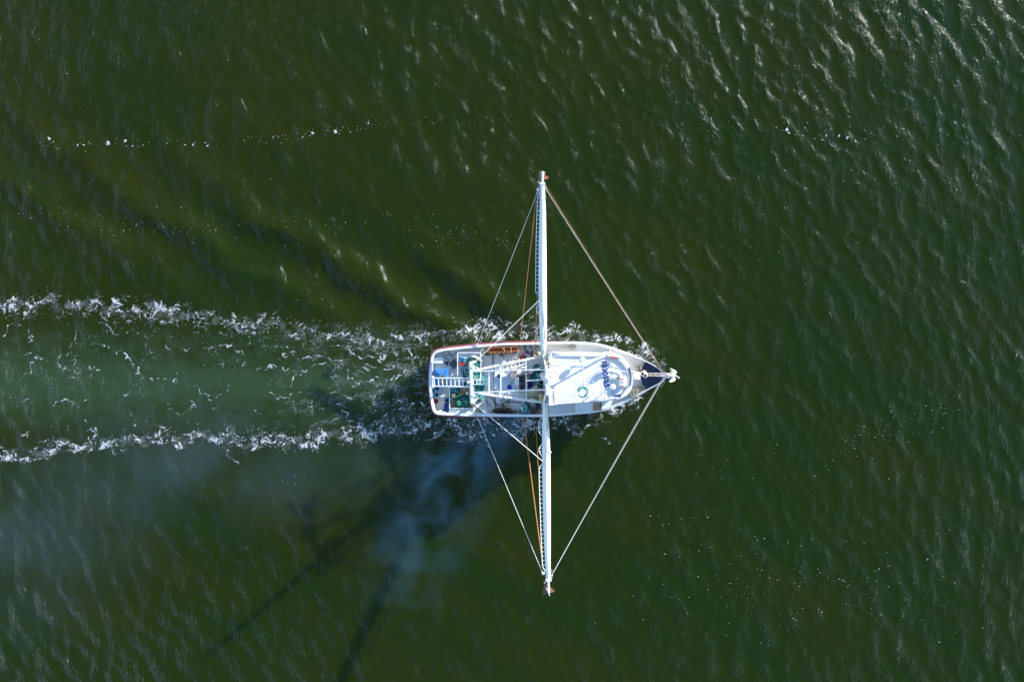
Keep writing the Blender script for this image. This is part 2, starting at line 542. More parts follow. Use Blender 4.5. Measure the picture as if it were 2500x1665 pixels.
def wake_cover(x, y):
    w1, w2 = fbm(x / 1.6, y / 1.6, 1, 3), fbm(x / 1.6 + 9, y / 1.6, 3, 3)
    w3, w4 = fbm(x / 0.5, y / 0.5, 2, 2), fbm(x / 0.5 + 4, y / 0.5, 4, 2)
    wxx, wyy = x + 1.1 * w1 + 0.25 * w3, y + 1.1 * w2 + 0.25 * w4 + 0.9 * fbm(x / 5.0, y / 9.0, 17, 2)
    D = np.zeros(x.shape)
    for line, up in ((PORT_LINE, 1), (STBD_LINE, -1)):
        d, w, sd = poly_dist(wxx, wyy, line)
        inside = np.where(sd * up > 0, 1.05, 0.54)          # ragged and trailing on the inside
        D = np.maximum(D, 0.76 * np.exp(-(d * inside / (w * 0.72)) ** 2))
        D = np.maximum(D, 0.58 * np.exp(-np.maximum(d * inside - w * 0.35, 0) / (w * 0.72)))
    region = sstep(5.8, 4.0, np.abs(y - wy(924))) * sstep(wx(1062), wx(1046), x)
    near = sstep(wx(560), wx(1000), x) * region
    big = np.clip(0.5 + 1.3 * fbm(x / 3.4, y / 1.9, 8, 3), 0, 1.2)
    D = np.maximum(D, 0.40 * near * big + 0.18 * near)
    D = np.maximum(D, 0.42 * region * big)
    for tl in THREADS:
        d, w, sd = poly_dist(wxx, wyy, tl)
        D = np.maximum(D, 0.50 * np.exp(-(d / (w * 0.8)) ** 2))
    D0 = D
    D = D * np.clip(0.80 + 1.0 * fbm(x / 0.95, y / 0.8, 9, 3) + 0.45 * fbm(x / 3.6, y / 2.0, 12, 2), 0.1, 1.5)
    # webs: ridged noise dragged about by a slow swirl, so that strands curl and close into cells
    ux = x + 0.30 * fbm(x / 0.7, y / 0.7, 30, 2) + 0.10 * w3
    uy = y + 0.30 * fbm(x / 0.7 + 5, y / 0.7, 31, 2) + 0.10 * w4
    r0 = 1 - np.abs(gnoise(ux / 0.95 + 7, uy / 0.80, 49)) * 3.0
    r1 = 1 - np.abs(gnoise(ux / 0.50, uy / 0.42, 50)) * 2.6
    r2 = 1 - np.abs(gnoise(ux / 0.22 + 3, uy / 0.20, 51)) * 2.0
    bl = fbm(ux / 0.15, uy / 0.15, 52, 2)
    web = np.maximum(r0, r1 - 0.10)
    v = 0.62 * web + 0.26 * r2 + 0.30 * bl
    t = 1.03 - 0.84 * D
    A = sstep(t, t + 0.36, v) * sstep(0.05, 0.28, D) * (0.66 + 0.5 * np.clip(D, 0, 1))
    # thin veil of bubbles between the strands
    veil = sstep(0.25, 0.95, D0 * (0.75 + 0.9 * fbm(ux / 0.8, uy / 0.6, 19, 4)))
    A = np.maximum(A, 0.18 * veil * (0.6 + 0.5 * r2))
    # thin threads of older foam curling between the two bands
    th = np.zeros(x.shape)
    brk = 0.50 + 1.3 * fbm(x / 0.6, y / 0.6, 14, 3)
    for tl in THREADS:
        d, w, sd = poly_dist(wxx, wyy, tl)
        th = np.maximum(th, np.exp(-(d / (w * 0.24)) ** 2) * brk)
    A = np.maximum(A, sstep(0.38, 0.75, th) * 0.85)
    # fine churned streaks right behind the transom
    ca, sa = math.cos(R(-34)), math.sin(R(-34))
    p, q = ca * ux - sa * uy, sa * ux + ca * uy
    s1 = 1 - np.abs(gnoise(p / 1.0, q / 0.22, 61)) * 2.8
    s2 = 1 - np.abs(gnoise(q / 0.75, p / 0.20, 63)) * 2.8
    gate = np.clip(0.15 + 1.7 * fbm(x / 1.8, y / 1.1, 65, 3), 0, 1) * near
    A = np.maximum(A, sstep(0.70, 0.98, np.maximum(s1, s2 - 0.08)) * gate * 0.85)
    # single bubbles and specks
    sp = gnoise(x / 0.10, y / 0.10, 71)
    A = np.maximum(A, sstep(0.64, 0.80, sp) * np.clip(1.2 * D - 0.16 + 0.04 * region, 0, 1) * 0.85)
    return np.clip(A, 0, 0.95)

wf = foam_cells(wx(-40), wx(1640), wy(1190), wy(660), 0.042, wake_cover, "wake_foam", FOAM)
tag(wf, "white broken foam of the bow waves and wake trailing behind the boat", "foam", kind="stuff")

def fleck_mesh():
    """foam flecks and clots drifting in windrows"""
    b = MB()
    rr = random.Random(5)
    pts = []
    def cluster(px0, py0, px1, py1, n, sx, sy, lo, hi):
        for _ in range(int(n * 0.62)):
            t = rr.random()
            pts.append((px0 + (px1 - px0) * t + rr.gauss(0, sx), py0 + (py1 - py0) * t + rr.gauss(0, sy), 0.72 * (lo + (hi - lo) * rr.random() ** 3)))
    for px, py, r in ((122, 340, .24), (133, 347, .14), (191, 356, .2), (205, 355, .17), (263, 350, .34), (305, 345, .24), (323, 357, .16), (351, 355, .12), (340, 360, .12),
                      (451, 355, .18), (471, 355, .18), (505, 357, .2), (764, 326, .22), (818, 322, .28), (900, 302, .2), (667, 337, .14), (740, 335, .1),
                      (1921, 319, .26), (1924, 326, .22), (2016, 333, .14), (2048, 333, .17), (2067, 337, .24), (2007, 342, .12), (2113, 341, .12), (1989, 339, .1)):
        pts.append((px, py, r * 0.62))
    cluster(100, 352, 600, 350, 90, 10, 7, .03, .08)
    cluster(600, 345, 900, 305, 110, 10, 8, .03, .09)
    cluster(900, 300, 1300, 290, 60, 12, 8, .03, .06)
    cluster(1700, 300, 2500, 345, 150, 20, 12, .03, .09)
    cluster(80, 520, 600, 560, 150, 40, 20, .03, .07)
    cluster(560, 545, 1100, 560, 110, 40, 26, .03, .07)
    cluster(1020, 560, 1300, 600, 120, 40, 25, .03, .07)
    cluster(1380, 560, 1900, 600, 130, 60, 40, .03, .06)
    cluster(1900, 620, 2500, 640, 60, 60, 40, .03, .06)
    cluster(2030, 1100, 2330, 990, 210, 35, 25, .03, .08)
    cluster(1700, 1150, 2250, 1120, 80, 60, 30, .03, .06)
    cluster(1590, 1340, 2350, 1310, 130, 50, 15, .03, .08)
    cluster(1600, 1440, 2200, 1400, 170, 60, 20, .03, .09)
    cluster(1700, 1500, 2400, 1470, 170, 60, 40, .03, .08)
    cluster(1590, 1280, 1700, 1260, 40, 40, 30, .03, .08)
    cluster(700, 1180, 760, 1170, 25, 15, 12, .03, .07)
    cluster(200, 300, 2400, 1500, 260, 200, 200, .02, .05)
    cluster(700, 650, 1000, 720, 50, 60, 40, .03, .06)
    X = np.array([wx(p[0]) for p in pts]); Y = np.array([wy(p[1]) for p in pts])
    z, ox, oy = wave_field(X, Y)
    for i, (px, py, r) in enumerate(pts):
        n = 5 if r < .1 else 11
        c = Vector((X[i] + ox[i], Y[i] + oy[i], z[i] + 0.02))
        el, an = 0.4 + rr.random() * .6, rr.random() * 3.14
        ring = []
        for k in range(n):
            a = 6.283 * k / n
            q = r * (0.35 + 1.1 * rr.random() ** 1.4)
            u, w = math.cos(a) * q, math.sin(a) * q * el
            ring.append(c + Vector((u * math.cos(an) - w * math.sin(an), u * math.sin(an) + w * math.cos(an), 0)))
        base = len(b.v)
        top = c + Vector((0, 0, 0.02 + r * 0.12))
        b.add(ring + [top], [(k, (k + 1) % n, n) for k in range(n)])
    return b
FLECK = mat("foam_clot", (0.40, 0.40, 0.38), 0.8, var=0.1, scale=8)
fl = fleck_mesh().build("foam_flecks", FLECK, fix=False)
tag(fl, "small white foam flecks drifting in loose lines on the green water", "foam", kind="stuff")
# ================================================================== MATERIALS OF THE BOAT
WHITE = mat("white_paint", (0.72, 0.72, 0.70), 0.45, var=0.05, scale=1.2, bump=0.004, bscale=9)
ROOFP = mat("roof_paint", (0.66, 0.66, 0.655), 0.55, var=0.09, scale=0.8, bump=0.003, bscale=20)
STAINED = mat("weathered_white", (0.72, 0.71, 0.68), 0.55, var=0.10, scale=1.6, col2=(0.58, 0.54, 0.47), thresh=0.66, bump=0.004)
DECK2 = mat("side_deck_grey", (0.50, 0.51, 0.52), 0.75, var=0.06, scale=1.1)
DECK = mat("deck_grey", (0.86, 0.79, 0.70), 0.75, var=0.12, scale=1.1, bump=0.004, bscale=14)
FOREDECK = mat("foredeck_cream", (0.62, 0.59, 0.55), 0.7, var=0.10, scale=1.3, bump=0.004)
NAVY = mat("navy_paint", (0.010, 0.022, 0.060), 0.45, var=0.35, scale=2.2, bump=0.006)
MAROON = mat("maroon_rubber", (0.21, 0.045, 0.055), 0.6, var=0.2, scale=2)
RUST = mat("rusty_steel", (0.28, 0.10, 0.05), 0.85, var=0.3, scale=6, col2=(0.16, 0.075, 0.05), thresh=0.5, bump=0.01)
RUSTY_WHITE = mat("rust_streaked_white", (0.62, 0.55, 0.48), 0.6, col2=(0.40, 0.18, 0.08), thresh=0.56, scale=7, bump=0.006)
GALV = mat("galvanised", (0.50, 0.50, 0.50), 0.45, metal=0.6, var=0.2, scale=9)
WIRE = mat("pale_wire", (0.60, 0.59, 0.55), 0.5, var=0.12, scale=3)
RROPE = mat("rust_rope", (0.42, 0.16, 0.055), 0.9, var=0.25, scale=5, bump=0.008, bscale=40)
BEIGE = mat("beige_rope", (0.36, 0.31, 0.23), 0.9, var=0.25, scale=6, bump=0.008, bscale=50)
YROPE = mat("yellow_rope", (0.40, 0.32, 0.17), 0.9, var=0.35, scale=8, bump=0.01, bscale=50)
BLACK = mat("black_rubber", (0.018, 0.018, 0.022), 0.55, var=0.3, scale=4)
DARKGREY = mat("dark_grey_hose", (0.085, 0.09, 0.10), 0.6, var=0.3, scale=4)
TEAL = mat("teal_net", (0.005, 0.115, 0.120), 0.9, scale=8, col2=(0.03, 0.36, 0.30), thresh=0.54, bump=0.05, bscale=18)
TEALD = mat("dark_teal_net", (0.005, 0.085, 0.095), 0.9, var=0.35, scale=6, col2=(0.012, 0.17, 0.15), thresh=0.58, bump=0.03, bscale=26)
GREEN = mat("green_net", (0.008, 0.095, 0.055), 0.9, scale=7, col2=(0.03, 0.26, 0.13), thresh=0.58, bump=0.04, bscale=20)
BLUE = mat("blue_plastic", (0.045, 0.19, 0.50), 0.4, var=0.08, scale=2)
BLUED = mat("dark_blue_plastic", (0.008, 0.03, 0.14), 0.45, var=0.1, scale=2)
ROYAL = mat("royal_blue_plastic", (0.012, 0.02, 0.30), 0.4, var=0.08, scale=2)
CYAN = mat("sky_blue_plastic", (0.03, 0.34, 0.50), 0.45, var=0.1, scale=4)
LCYAN = mat("pale_blue_plastic", (0.45, 0.66, 0.70), 0.45, var=0.06, scale=4)
RED = mat("red_plastic", (0.55, 0.035, 0.03), 0.4, var=0.15, scale=5)
PINK = mat("pink_plastic", (0.50, 0.08, 0.14), 0.45, var=0.2, scale=5)
CREAM = mat("cream_foam_float", (0.66, 0.58, 0.45), 0.7, var=0.12, scale=7, bump=0.004)
WOOD = mat("orange_stained_wood", (0.50, 0.19, 0.04), 0.75, var=0.3, scale=5, col2=(0.27, 0.09, 0.025), thresh=0.56, bump=0.01)
WOODD = mat("dark_wood", (0.10, 0.055, 0.035), 0.7, var=0.4, scale=5, col2=(0.22, 0.13, 0.08), thresh=0.6, bump=0.01)  # dark brown wood with lighter brown patches
PLY = mat("brown_plywood", (0.33, 0.22, 0.13), 0.8, var=0.12, scale=3, bump=0.004)
TAN = mat("tan_canvas", (0.36, 0.31, 0.22), 0.9, var=0.15, scale=3, col2=(0.42, 0.28, 0.12), thresh=0.63, bump=0.02, bscale=8)
MACH = mat("dark_machinery", (0.06, 0.055, 0.05), 0.6, metal=0.3, var=0.4, scale=6, col2=(0.16, 0.09, 0.06), thresh=0.62, bump=0.01)
GLASS = mat("window_glass", (0.02, 0.025, 0.03), 0.08, var=0.1)
DOME = mat("white_dome", (0.82, 0.81, 0.78), 0.35, var=0.02)
SKIN = mat("skin", (0.50, 0.29, 0.21), 0.6, var=0.1, scale=12)
CLOTH = mat("navy_clothing", (0.022, 0.022, 0.045), 0.85, var=0.3, scale=8, bump=0.01)
TROUS = mat("grey_trousers", (0.15, 0.15, 0.17), 0.85, var=0.2, scale=8, bump=0.01)
HAIR = mat("thin_grey_brown_hair", (0.34, 0.21, 0.15), 0.8, var=0.3, scale=20)
BOOT = mat("white_rubber_boots", (0.55, 0.53, 0.50), 0.5, var=0.1)
INK = mat("navy_lettering", (0.012, 0.035, 0.21), 0.5, var=0.15, scale=4)
REDINK = mat("red_lettering", (0.55, 0.10, 0.10), 0.6, var=0.1)

# ================================================================== TRAWLER
T = empty("fishing_trawler", W(1336, 925, 0), "white steel shrimp trawler with outrigger booms swung out to both sides under way", "boat")

def h_rail(px):
    t = max(0.0, (px - 1300) / 326.0)
    return 2.25 + 0.10 * min(1, (px - 1050) / 250.0) + 1.75 * t ** 1.6
def h_deck(px):
    return 1.25
def h_fore(px):
    return h_rail(px) - 0.30

PORT = [(1626.5, 914), (1618, 905.6), (1599.5, 893), (1576.5, 881), (1544, 866), (1514, 855), (1483, 844.5), (1452, 837.7), (1406, 834.7), (1360, 834.8), (1317, 836), (1270, 837.2),
        (1229, 838.3), (1197, 840.6), (1164, 843), (1128, 846.8), (1091, 851), (1074, 853.8), (1064.5, 857.5), (1057, 865), (1053.5, 875), (1051, 892), (1049.3, 910)]
STBD = [(1048.6, 929), (1049.2, 948), (1051, 968), (1054.5, 990), (1058.5, 1003), (1066, 1009.8), (1082, 1012), (1122, 1014), (1168, 1015.4), (1214, 1016), (1268, 1016.6), (1321, 1016.6),
        (1365, 1014.6), (1406, 1010.6), (1452, 1006), (1483, 999.3), (1514, 987.3), (1544, 973), (1578, 953.3), (1613, 934.7), (1625, 922.5), (1627, 918)]
OUT = [W(a, b, h_rail(a)) for a, b in PORT + STBD]
OUT = curve_pts(OUT, 4)
def px_of(v):          # plan px a point at its own height shows at
    k = (CAM_H - v.z) / (2500 * 24.0 / 36.0)
    return v.x / k + 1250.0
def offs(P, d):
    """offset of a closed plan outline, positive = inwards"""
    n = len(P)
    out = []
    ctr = sum(P, Vector()) / n
    for i in range(n):
        a, b = P[(i - 1) % n], P[(i + 1) % n]
        t = Vector((b.x - a.x, b.y - a.y, 0))
        t.normalize()
        nrm = Vector((-t.y, t.x, 0))
        if nrm.dot(ctr - P[i]) < 0: nrm = -nrm
        dd = d(i) if callable(d) else d
        out.append(P[i] + nrm * dd)
    return out
XB = OUT[0].x
def bowf(v): return max(0.0, (v.x - (XB - 8.5)) / 8.5)
inner = offs(OUT, lambda i: 0.17 - 0.115 * min(1.0, max(0.0, (px_of(OUT[i]) - 1520) / 60.0)))
inner[0] = OUT[0] + Vector((-0.42, -0.02, 0)); inner[-1] = OUT[-1] + Vector((-0.42, 0.02, 0))
def atz(P, z): return [Vector((v.x, v.y, z(v) if callable(z) else z)) for v in P]
wl = []
yc = W(1336, 926, 2).y
for v in OUT:
    f = bowf(v)
    wl.append(Vector((v.x - 1.9 * f ** 2.5, yc + (v.y - yc) * (0.955 - 0.30 * f), 0.05)))
kl = [Vector((v.x - 0.4, yc + (v.y - yc) * 0.75, -0.9)) for v in wl]
hull = MB()
hull.loft([atz(OUT, lambda v: v.z - 0.005), [a.lerp(b, 0.35) for a, b in zip(OUT, wl)], wl, kl], closed=True)
hull.build("hull", WHITE, T)
# rail cap all round, its own mesh
cap = MB()
o1 = offs(OUT, -0.03)
cap.loft([atz(o1, lambda v: v.z), atz(o1, lambda v: v.z + 0.05), atz(inner, lambda v: v.z + 0.05), atz(inner, lambda v: v.z)], closed=True)
cap.build("rail_cap", WHITE, T)
# maroon rubbing strake, from the port quarter round the stern
i0 = min(range(len(OUT)), key=lambda i: abs(px_of(OUT[i]) - 1412) + (0 if OUT[i].y > yc else 999))
i1 = min(range(len(OUT)), key=lambda i: abs(px_of(OUT[i]) - 1330) + (0 if OUT[i].y < yc else 999))
seg = list(range(i0, i1 + 1))
rub = MB()
def wid(i):
    a = min(1, (i - i0) / 14.0, (i1 - i) / 14.0)
    return 0.19 * max(0.12, a)
p_in = [OUT[i] for i in seg]
oo = [offs(OUT, lambda i: -wid(i) if i0 <= i <= i1 else 0)[i] for i in seg]
rub.loft([atz(p_in, lambda v: v.z - 0.16), atz(oo, lambda v: v.z - 0.18), atz(oo, lambda v: v.z - 0.50), atz(p_in, lambda v: v.z - 0.56)], closed=False)
rub.build("rub_rail", MAROON, T)

# decks
X_STEP = W(1333, 0, 2.3).x
def edge_y(x, P, port):
    c = [(v.x, v.y) for v in P if (v.y > yc) == port]
    c.sort()
    xs_ = [a for a, _ in c]; ys_ = [b for _, b in c]
    return float(np.interp(x, xs_, ys_))
# bulwark inside face
bw = MB()
lo = []
for v in inner:
    z = h_deck(0) - 0.02 if v.x < X_STEP else h_fore(px_of(v)) - 0.05
    lo.append(Vector((v.x, v.y, z)))
bw.loft([atz(inner, lambda v: v.z + 0.001), lo], closed=True)
bw.build("bulwark", WHITE, T)
# aft well deck
xs_in = min(v.x for v in inner)
dk = MB()
st = np.linspace(xs_in + 0.02, X_STEP, 60)
rows = []
for x in st:
    a, b = edge_y(x, inner, True) + 0.03, edge_y(x, inner, False) - 0.03
    rows.append([Vector((x, b + (a - b) * t, 1.25 + 0.05 * (1 - (2 * t - 1) ** 2))) for t in np.linspace(0, 1, 9)])
dk.loft(rows, closed=False)
dk.build("aft_deck", DECK, T)
seam = MB()
for px in (1207,):
    a, b = W(px - 4, 862, 1.33), W(px + 3, 1003, 1.33)
    seam.box((a + b) / 2, (0.07, (a - b).length, 0.06), rz=math.atan2(b.y - a.y, b.x - a.x) + R(90))
seam.build("deck_channel", MACH, T)
# raised foredeck
fd = MB()
st = np.linspace(X_STEP, OUT[0].x - 0.45, 46)
rows = []
for x in st:
    a, b = edge_y(x, inner, True) + 0.02, edge_y(x, inner, False) - 0.02
    pxx = x * (2500 * 24 / 36) / (CAM_H - 2.8) + 1250
    z = h_fore(pxx)
    rows.append([Vector((x, b + (a - b) * t, z + 0.07 * (1 - (2 * t - 1) ** 2))) for t in np.linspace(0, 1, 9)])
fd.loft(rows, closed=False)
fd.build("foredeck", FOREDECK, T)
bh = MB()
a, b = rows[0][0], rows[0][-1]
bh.box(((a.x + 0.03), (a.y + b.y) / 2, (a.z + 1.25) / 2 - 0.05), (0.06, abs(a.y - b.y) - 0.02, a.z - 1.25))
bh.build("bulkhead", WHITE, T)
# navy bow deck
nb = MB()
le = curve_pts([W(1576.5, 882.5, 3.66), W(1571, 893, 3.66), W(1567.5, 905, 3.66), W(1566.5, 917, 3.66), W(1567.5, 930, 3.66), W(1571, 942, 3.66), W(1577, 952, 3.66)], 4)
rows = []
for i, p in enumerate(le):
    t = i / (len(le) - 1)
    row = []
    for k in range(12):
        s = k / 11.0
        x = p.x + (OUT[0].x - 0.42 - p.x) * s
        a, b = edge_y(x, inner, True) + 0.0, edge_y(x, inner, False) - 0.0
        pa, pb = edge_y(p.x, inner, True), edge_y(p.x, inner, False)
        y = a + (b - a) * t
        z = h_fore(x * (2500 * 24 / 36) / (CAM_H - 3.6) + 1250) + 0.11 + 0.06 * (1 - (2 * t - 1) ** 2)
        row.append(Vector((x, y, z)))
    rows.append(row)
nb.loft(rows, closed=False)
nb.build("bow_deck", NAVY, T)
# navy topsides of the bow
# ------------------------------------------------------------------ deckhouse
HR = 6.2
RO = [(1339, 858.4), (1370, 858.8), (1440, 860), (1471, 860.4), (1476, 858.6), (1494, 860.2), (1508, 864.8), (1520, 872.4), (1530, 882), (1537, 893), (1542.5, 907), (1545.6, 921),
      (1545.6, 935), (1543, 947), (1537.6, 957), (1529, 966), (1515, 973), (1498, 976.8), (1470, 978.6), (1440, 981), (1406, 984), (1370, 987), (1339, 990)]
roof = [W(a, b, HR) for a, b in RO]
DH = MB()
wall_top = offs(roof, 0.14)
wall_bot = [Vector((v.x, v.y, h_fore(px_of(v)) - 0.1)) for v in wall_top]
DH.loft([wall_bot, atz(wall_top, HR - 0.02)], closed=True)
house = DH.build("deckhouse", WHITE, T)
rf = MB()
rf.prism(atz(roof, HR - 0.10), atz(roof, HR))
rf_o = rf.build("roof", ROOFP, house)
lip_in = offs(roof, lambda i: 0.26 if i < 5 else (0.36 if i < 16 else 0.10))
lp = MB()
lp.loft([atz(roof, HR - 0.02), atz(offs(roof, 0.03), HR + 0.15), atz(lip_in, HR + 0.15), atz(offs(lip_in, 0.02), HR + 0.002)], closed=True)
lp.build("roof_coaming", ROOFP, house)
# faint seams of the roof sheets
sm_ = MB()
for px in (1372, 1404, 1436, 1468):
    a, b = W(px, 868, HR + 0.006), W(px + 2, 984 - (px - 1339) * 0.07, HR + 0.006)
    sm_.box((a + b) / 2, (0.02, (a - b).length, 0.012), rz=0)
sm_.build("roof_seam", STAINED, house)
# windows round the front and along the sides
def wall_panel(i, j, u0, u1, z0, z1, name, m):
    a, b = wall_top[i], wall_top[j]
    p, q = a.lerp(b, u0), a.lerp(b, u1)
    t = (q - p).normalized()
    n = Vector((t.y, -t.x, 0))
    c = sum(wall_top, Vector()) / len(wall_top)
    if n.dot(c - p) > 0: n = -n
    p, q = p + n * 0.012, q + n * 0.012
    k = MB()
    k.prism([Vector((p.x, p.y, z0)), Vector((q.x, q.y, z0)), Vector((q.x, q.y, z1)), Vector((p.x, p.y, z1))],
            [Vector((p.x, p.y, z0)) + n * .03, Vector((q.x, q.y, z0)) + n * .03, Vector((q.x, q.y, z1)) + n * .03, Vector((p.x, p.y, z1)) + n * .03])
    return k.build(name, m, house, smooth=False)
for i in range(6, 16):
    wall_panel(i, i + 1, 0.12, 0.88, HR - 1.05, HR - 0.38, "window", GLASS)
for (i, j, u0, u1) in ((1, 2, .1, .28), (1, 2, .45, .63), (2, 3, .1, .7), (19, 20, .1, .7), (20, 21, .1, .6)):
    wall_panel(i, j, u0, u1, HR - 1.1, HR - 0.5, "window", GLASS)
# handrails with stanchions on the roof
def handrail(pts, name, hh=0.42, step=0.52):
    k = MB()
    P = [Vector((p.x, p.y, p.z + hh)) for p in pts]
    k.tube(P, 0.022, 6)
    L = 0.0
    for a, b in zip(pts[:-1], pts[1:]):
        d = (b - a).length
        n = max(1, int(d / step))
        for q in range(n):
            p = a.lerp(b, q / n)
            k.rod(p, (p.x, p.y, p.z + hh), 0.016, 6)
    k.rod(pts[-1], P[-1], 0.016, 6)
    return k.build(name, WHITE, house)
handrail([W(1350, 868, HR), W(1466, 870, HR)], "handrail")
handrail([W(1352, 983, HR), W(1410, 978, HR), W(1480, 974, HR)], "handrail")
# registration number, painted on the roof: reads from port to starboard, tops of the figures to the bow
fc = bpy.data.curves.new("registration", 'FONT')
fc.body = "1030505"
fc.align_x = 'CENTER'; fc.align_y = 'CENTER'
fc.size = 0.50; fc.offset = 0.024; fc.space_character = 1.06; fc.extrude = 0.004
fo = bpy.data.objects.new("registration_tmp", fc)
COL.objects.link(fo)
bpy.context.view_layer.update()
me_t = bpy.data.meshes.new_from_object(fo.evaluated_get(bpy.context.evaluated_depsgraph_get()))
bpy.data.objects.remove(fo)
a, b = W(1474.8, 880.5, HR + .012), W(1481.2, 943.5, HR + .012)
ln = (b - a).length
bb = [v.co.x for v in me_t.vertices]
s = ln / (max(bb) - min(bb))
ang = math.atan2(b.y - a.y, b.x - a.x)
mid = (a + b) / 2
hh = [v.co.y for v in me_t.vertices]
sy = 0.43 / (max(hh) - min(hh))
o_t = T.location
for v in me_t.vertices:
    x, y = v.co.x * s, (v.co.y - (max(hh) + min(hh)) / 2) * sy
    v.co = Vector((mid.x + x * math.cos(ang) - y * math.sin(ang) - o_t.x, mid.y + x * math.sin(ang) + y * math.cos(ang) - o_t.y, HR + 0.008 + v.co.z))
me_t.materials.clear(); me_t.materials.append(INK)
me_t.name = "registration_number"
rn = bpy.data.objects.new("registration_number", me_t)
COL.objects.link(rn); rn.parent = house
tag(rn, "navy registration number 1030505 painted across the roof")
# front visor bar, name boards, low side house
vb = MB()
vb.tube(curve_pts([W(1536.6, 897, HR + .2), W(1539.6, 908, HR + .2), W(1540.6, 920, HR + .2), W(1540, 931, HR + .2), W(1538.4, 942, HR + .2)], 4), 0.045, 8)
vb.build("visor_bar", MACH, house)
sb = MB(); sb.box(W(1496.5, 873, HR + .28), (0.32, 0.14, 0.18), rz=R(-8)); sb.build("port_light", RED, house)
sb = MB(); sb.box(W(1506.5, 874.6, HR + .26), (0.36, 0.10, 0.14), rz=R(-8)); sb.build("light_board", DARKGREY, house)
sb = MB(); sb.box(W(1505.5, 966.5, HR + .28), (0.62, 0.15, 0.20), rz=R(13)); sb.build("light_board", BLUED, house)
sb = MB(); sb.box(W(1498.5, 969.5, HR + .36), (0.14, 0.10, 0.10), rz=R(13)); sb.build("starboard_light", DOME, house)
lk = MB()
pl = [W(1407, 983, 3.55), W(1496, 977, 3.55), W(1490, 992, 3.55), W(1470, 1000, 3.55), W(1450, 1004, 3.55), W(1407, 1009, 3.55)]
lk.prism(atz(pl, 2.3), pl)
lk.build("side_locker", ROOFP, house)
sd = MB()
pl = [W(1341, 991, 2.62), W(1405.6, 985, 2.62), W(1405.6, 1007.5, 2.62), W(1341, 1013, 2.62)]
sd.prism(atz(pl, 2.0), pl)
sd.build("side_deck", DECK2, T)
bx = MB(); bx.box(W(1554.5, 917, 3.9), (0.42, 0.62, 0.9), bev=0.03); bx.build("bow_locker", WHITE, T)

# things on the roof that are bolted on
def pole(p, h0, h1, r, m=WHITE): return MB().rod((p.x, p.y, h0), (p.x, p.y, h1), r, 8)
k = MB(); p = W(1496, 944.6, HR + 1.1); k.lathe([(0.02, -.16), (.17, -.15), (.225, -.06), (.225, .04), (.16, .13), (.06, .16), (0.001, .165)], p, 20); dm = k.build("radome", DOME, house)
k = MB(); k.rod((p.x, p.y, HR), (p.x, p.y, HR + .94), 0.035); k.build("pole", WHITE, dm)
k = MB(); p = W(1422, 879.5, HR + .6); k.lathe([(0.02, -.15), (.19, -.14), (.235, -.05), (.235, .04), (.15, .12), (0.001, .15)], p, 20); dm = k.build("radome", DOME, house)
k = MB(); k.rod((p.x, p.y, HR), (p.x, p.y, HR + .45), 0.05); k.build("pole", WHITE, dm)
k = MB(); p = W(1494.5, 893, HR + .5); k.ball(p, 0.22, 16, 10, (1.15, .85, 1), Matrix.Rotation(R(-35), 3, 'Z')); dm = k.build("searchlight", STAINED, house)
k = MB(); k.rod((p.x, p.y, HR), (p.x, p.y, HR + .4), 0.05); k.tube([W(1501, 897, HR + .45), W(1513, 903, HR + .25)], [.05, .02], 8); k.build("bracket", DARKGREY, dm)
for px, py, hh in ((1353, 962, 8.6), (1362, 879, 8.0), (1387, 915, 8.8), (1436, 968, 8.6), (1452, 957, 9.0), (1462, 905, 8.2), (1470, 965, 8.8), (1444, 930, 8.4)):
    b0 = W(px, py, HR)
    k = MB(); k.tube([b0, (b0.x, b0.y, HR + .5), (b0.x, b0.y, hh)], [0.03, 0.022, 0.008], 6); k.build("whip_antenna", WHITE, house)
# life raft canister cradle and horn
k = MB(); k.box(W(1520, 931, HR + .22), (0.56, 0.86, 0.40), rz=R(3), bev=0.08); lr = k.build("life_raft_case", DOME, house)
k = MB(); k.box(W(1518, 933, HR + .45), (0.50, 0.035, 0.03), rz=R(3)); k.box(W(1511, 921, HR + .3), (0.03, .3, .3)); k.build("strap", DARKGREY, lr)
rr = random.Random(3)
for yy in (924.5, 942):
    for row in range(2):
        k = MB()
        for c_ in range(9):
            k.box(W(1513.8 + c_ * 1.15, yy + row * 2.6, HR + .425), (0.022, 0.04 + rr.random() * .03, 0.004))
        k.box(W(1513.8 + 4 * 1.15, yy + row * 2.6 + .9, HR + .424), (0.34, 0.012, 0.004))
        k.build("lettering", REDINK, lr)
k = MB(); k.tube([W(1478, 903.5, HR + .1), W(1495, 901, HR + .14), W(1513, 904.5, HR + .12), W(1530, 907.5, HR + .2), W(1550, 906, HR + .0)], 0.028, 6); k.build("conduit", STAINED, house)
k = MB(); k.tube(curve_pts([W(1494, 937, HR + .03), W(1495.5, 915, HR + .03), W(1493, 905, HR + .03)], 4), 0.014, 5); k.tube([W(1494, 951, HR + .03), W(1496, 962, HR + .03)], 0.014, 5); k.build("cable", DARKGREY, house)
k = MB(); k.lathe([(0.02, -.04), (.13, -.03), (.03, .2), (.05, .3)], W(1493, 921, HR + .15), 12, Matrix.Rotation(R(90), 3, 'Y')); k.box(W(1502, 922, HR + .12), (.5, .07, .07)); k.build("horn", RUSTY_WHITE, house)

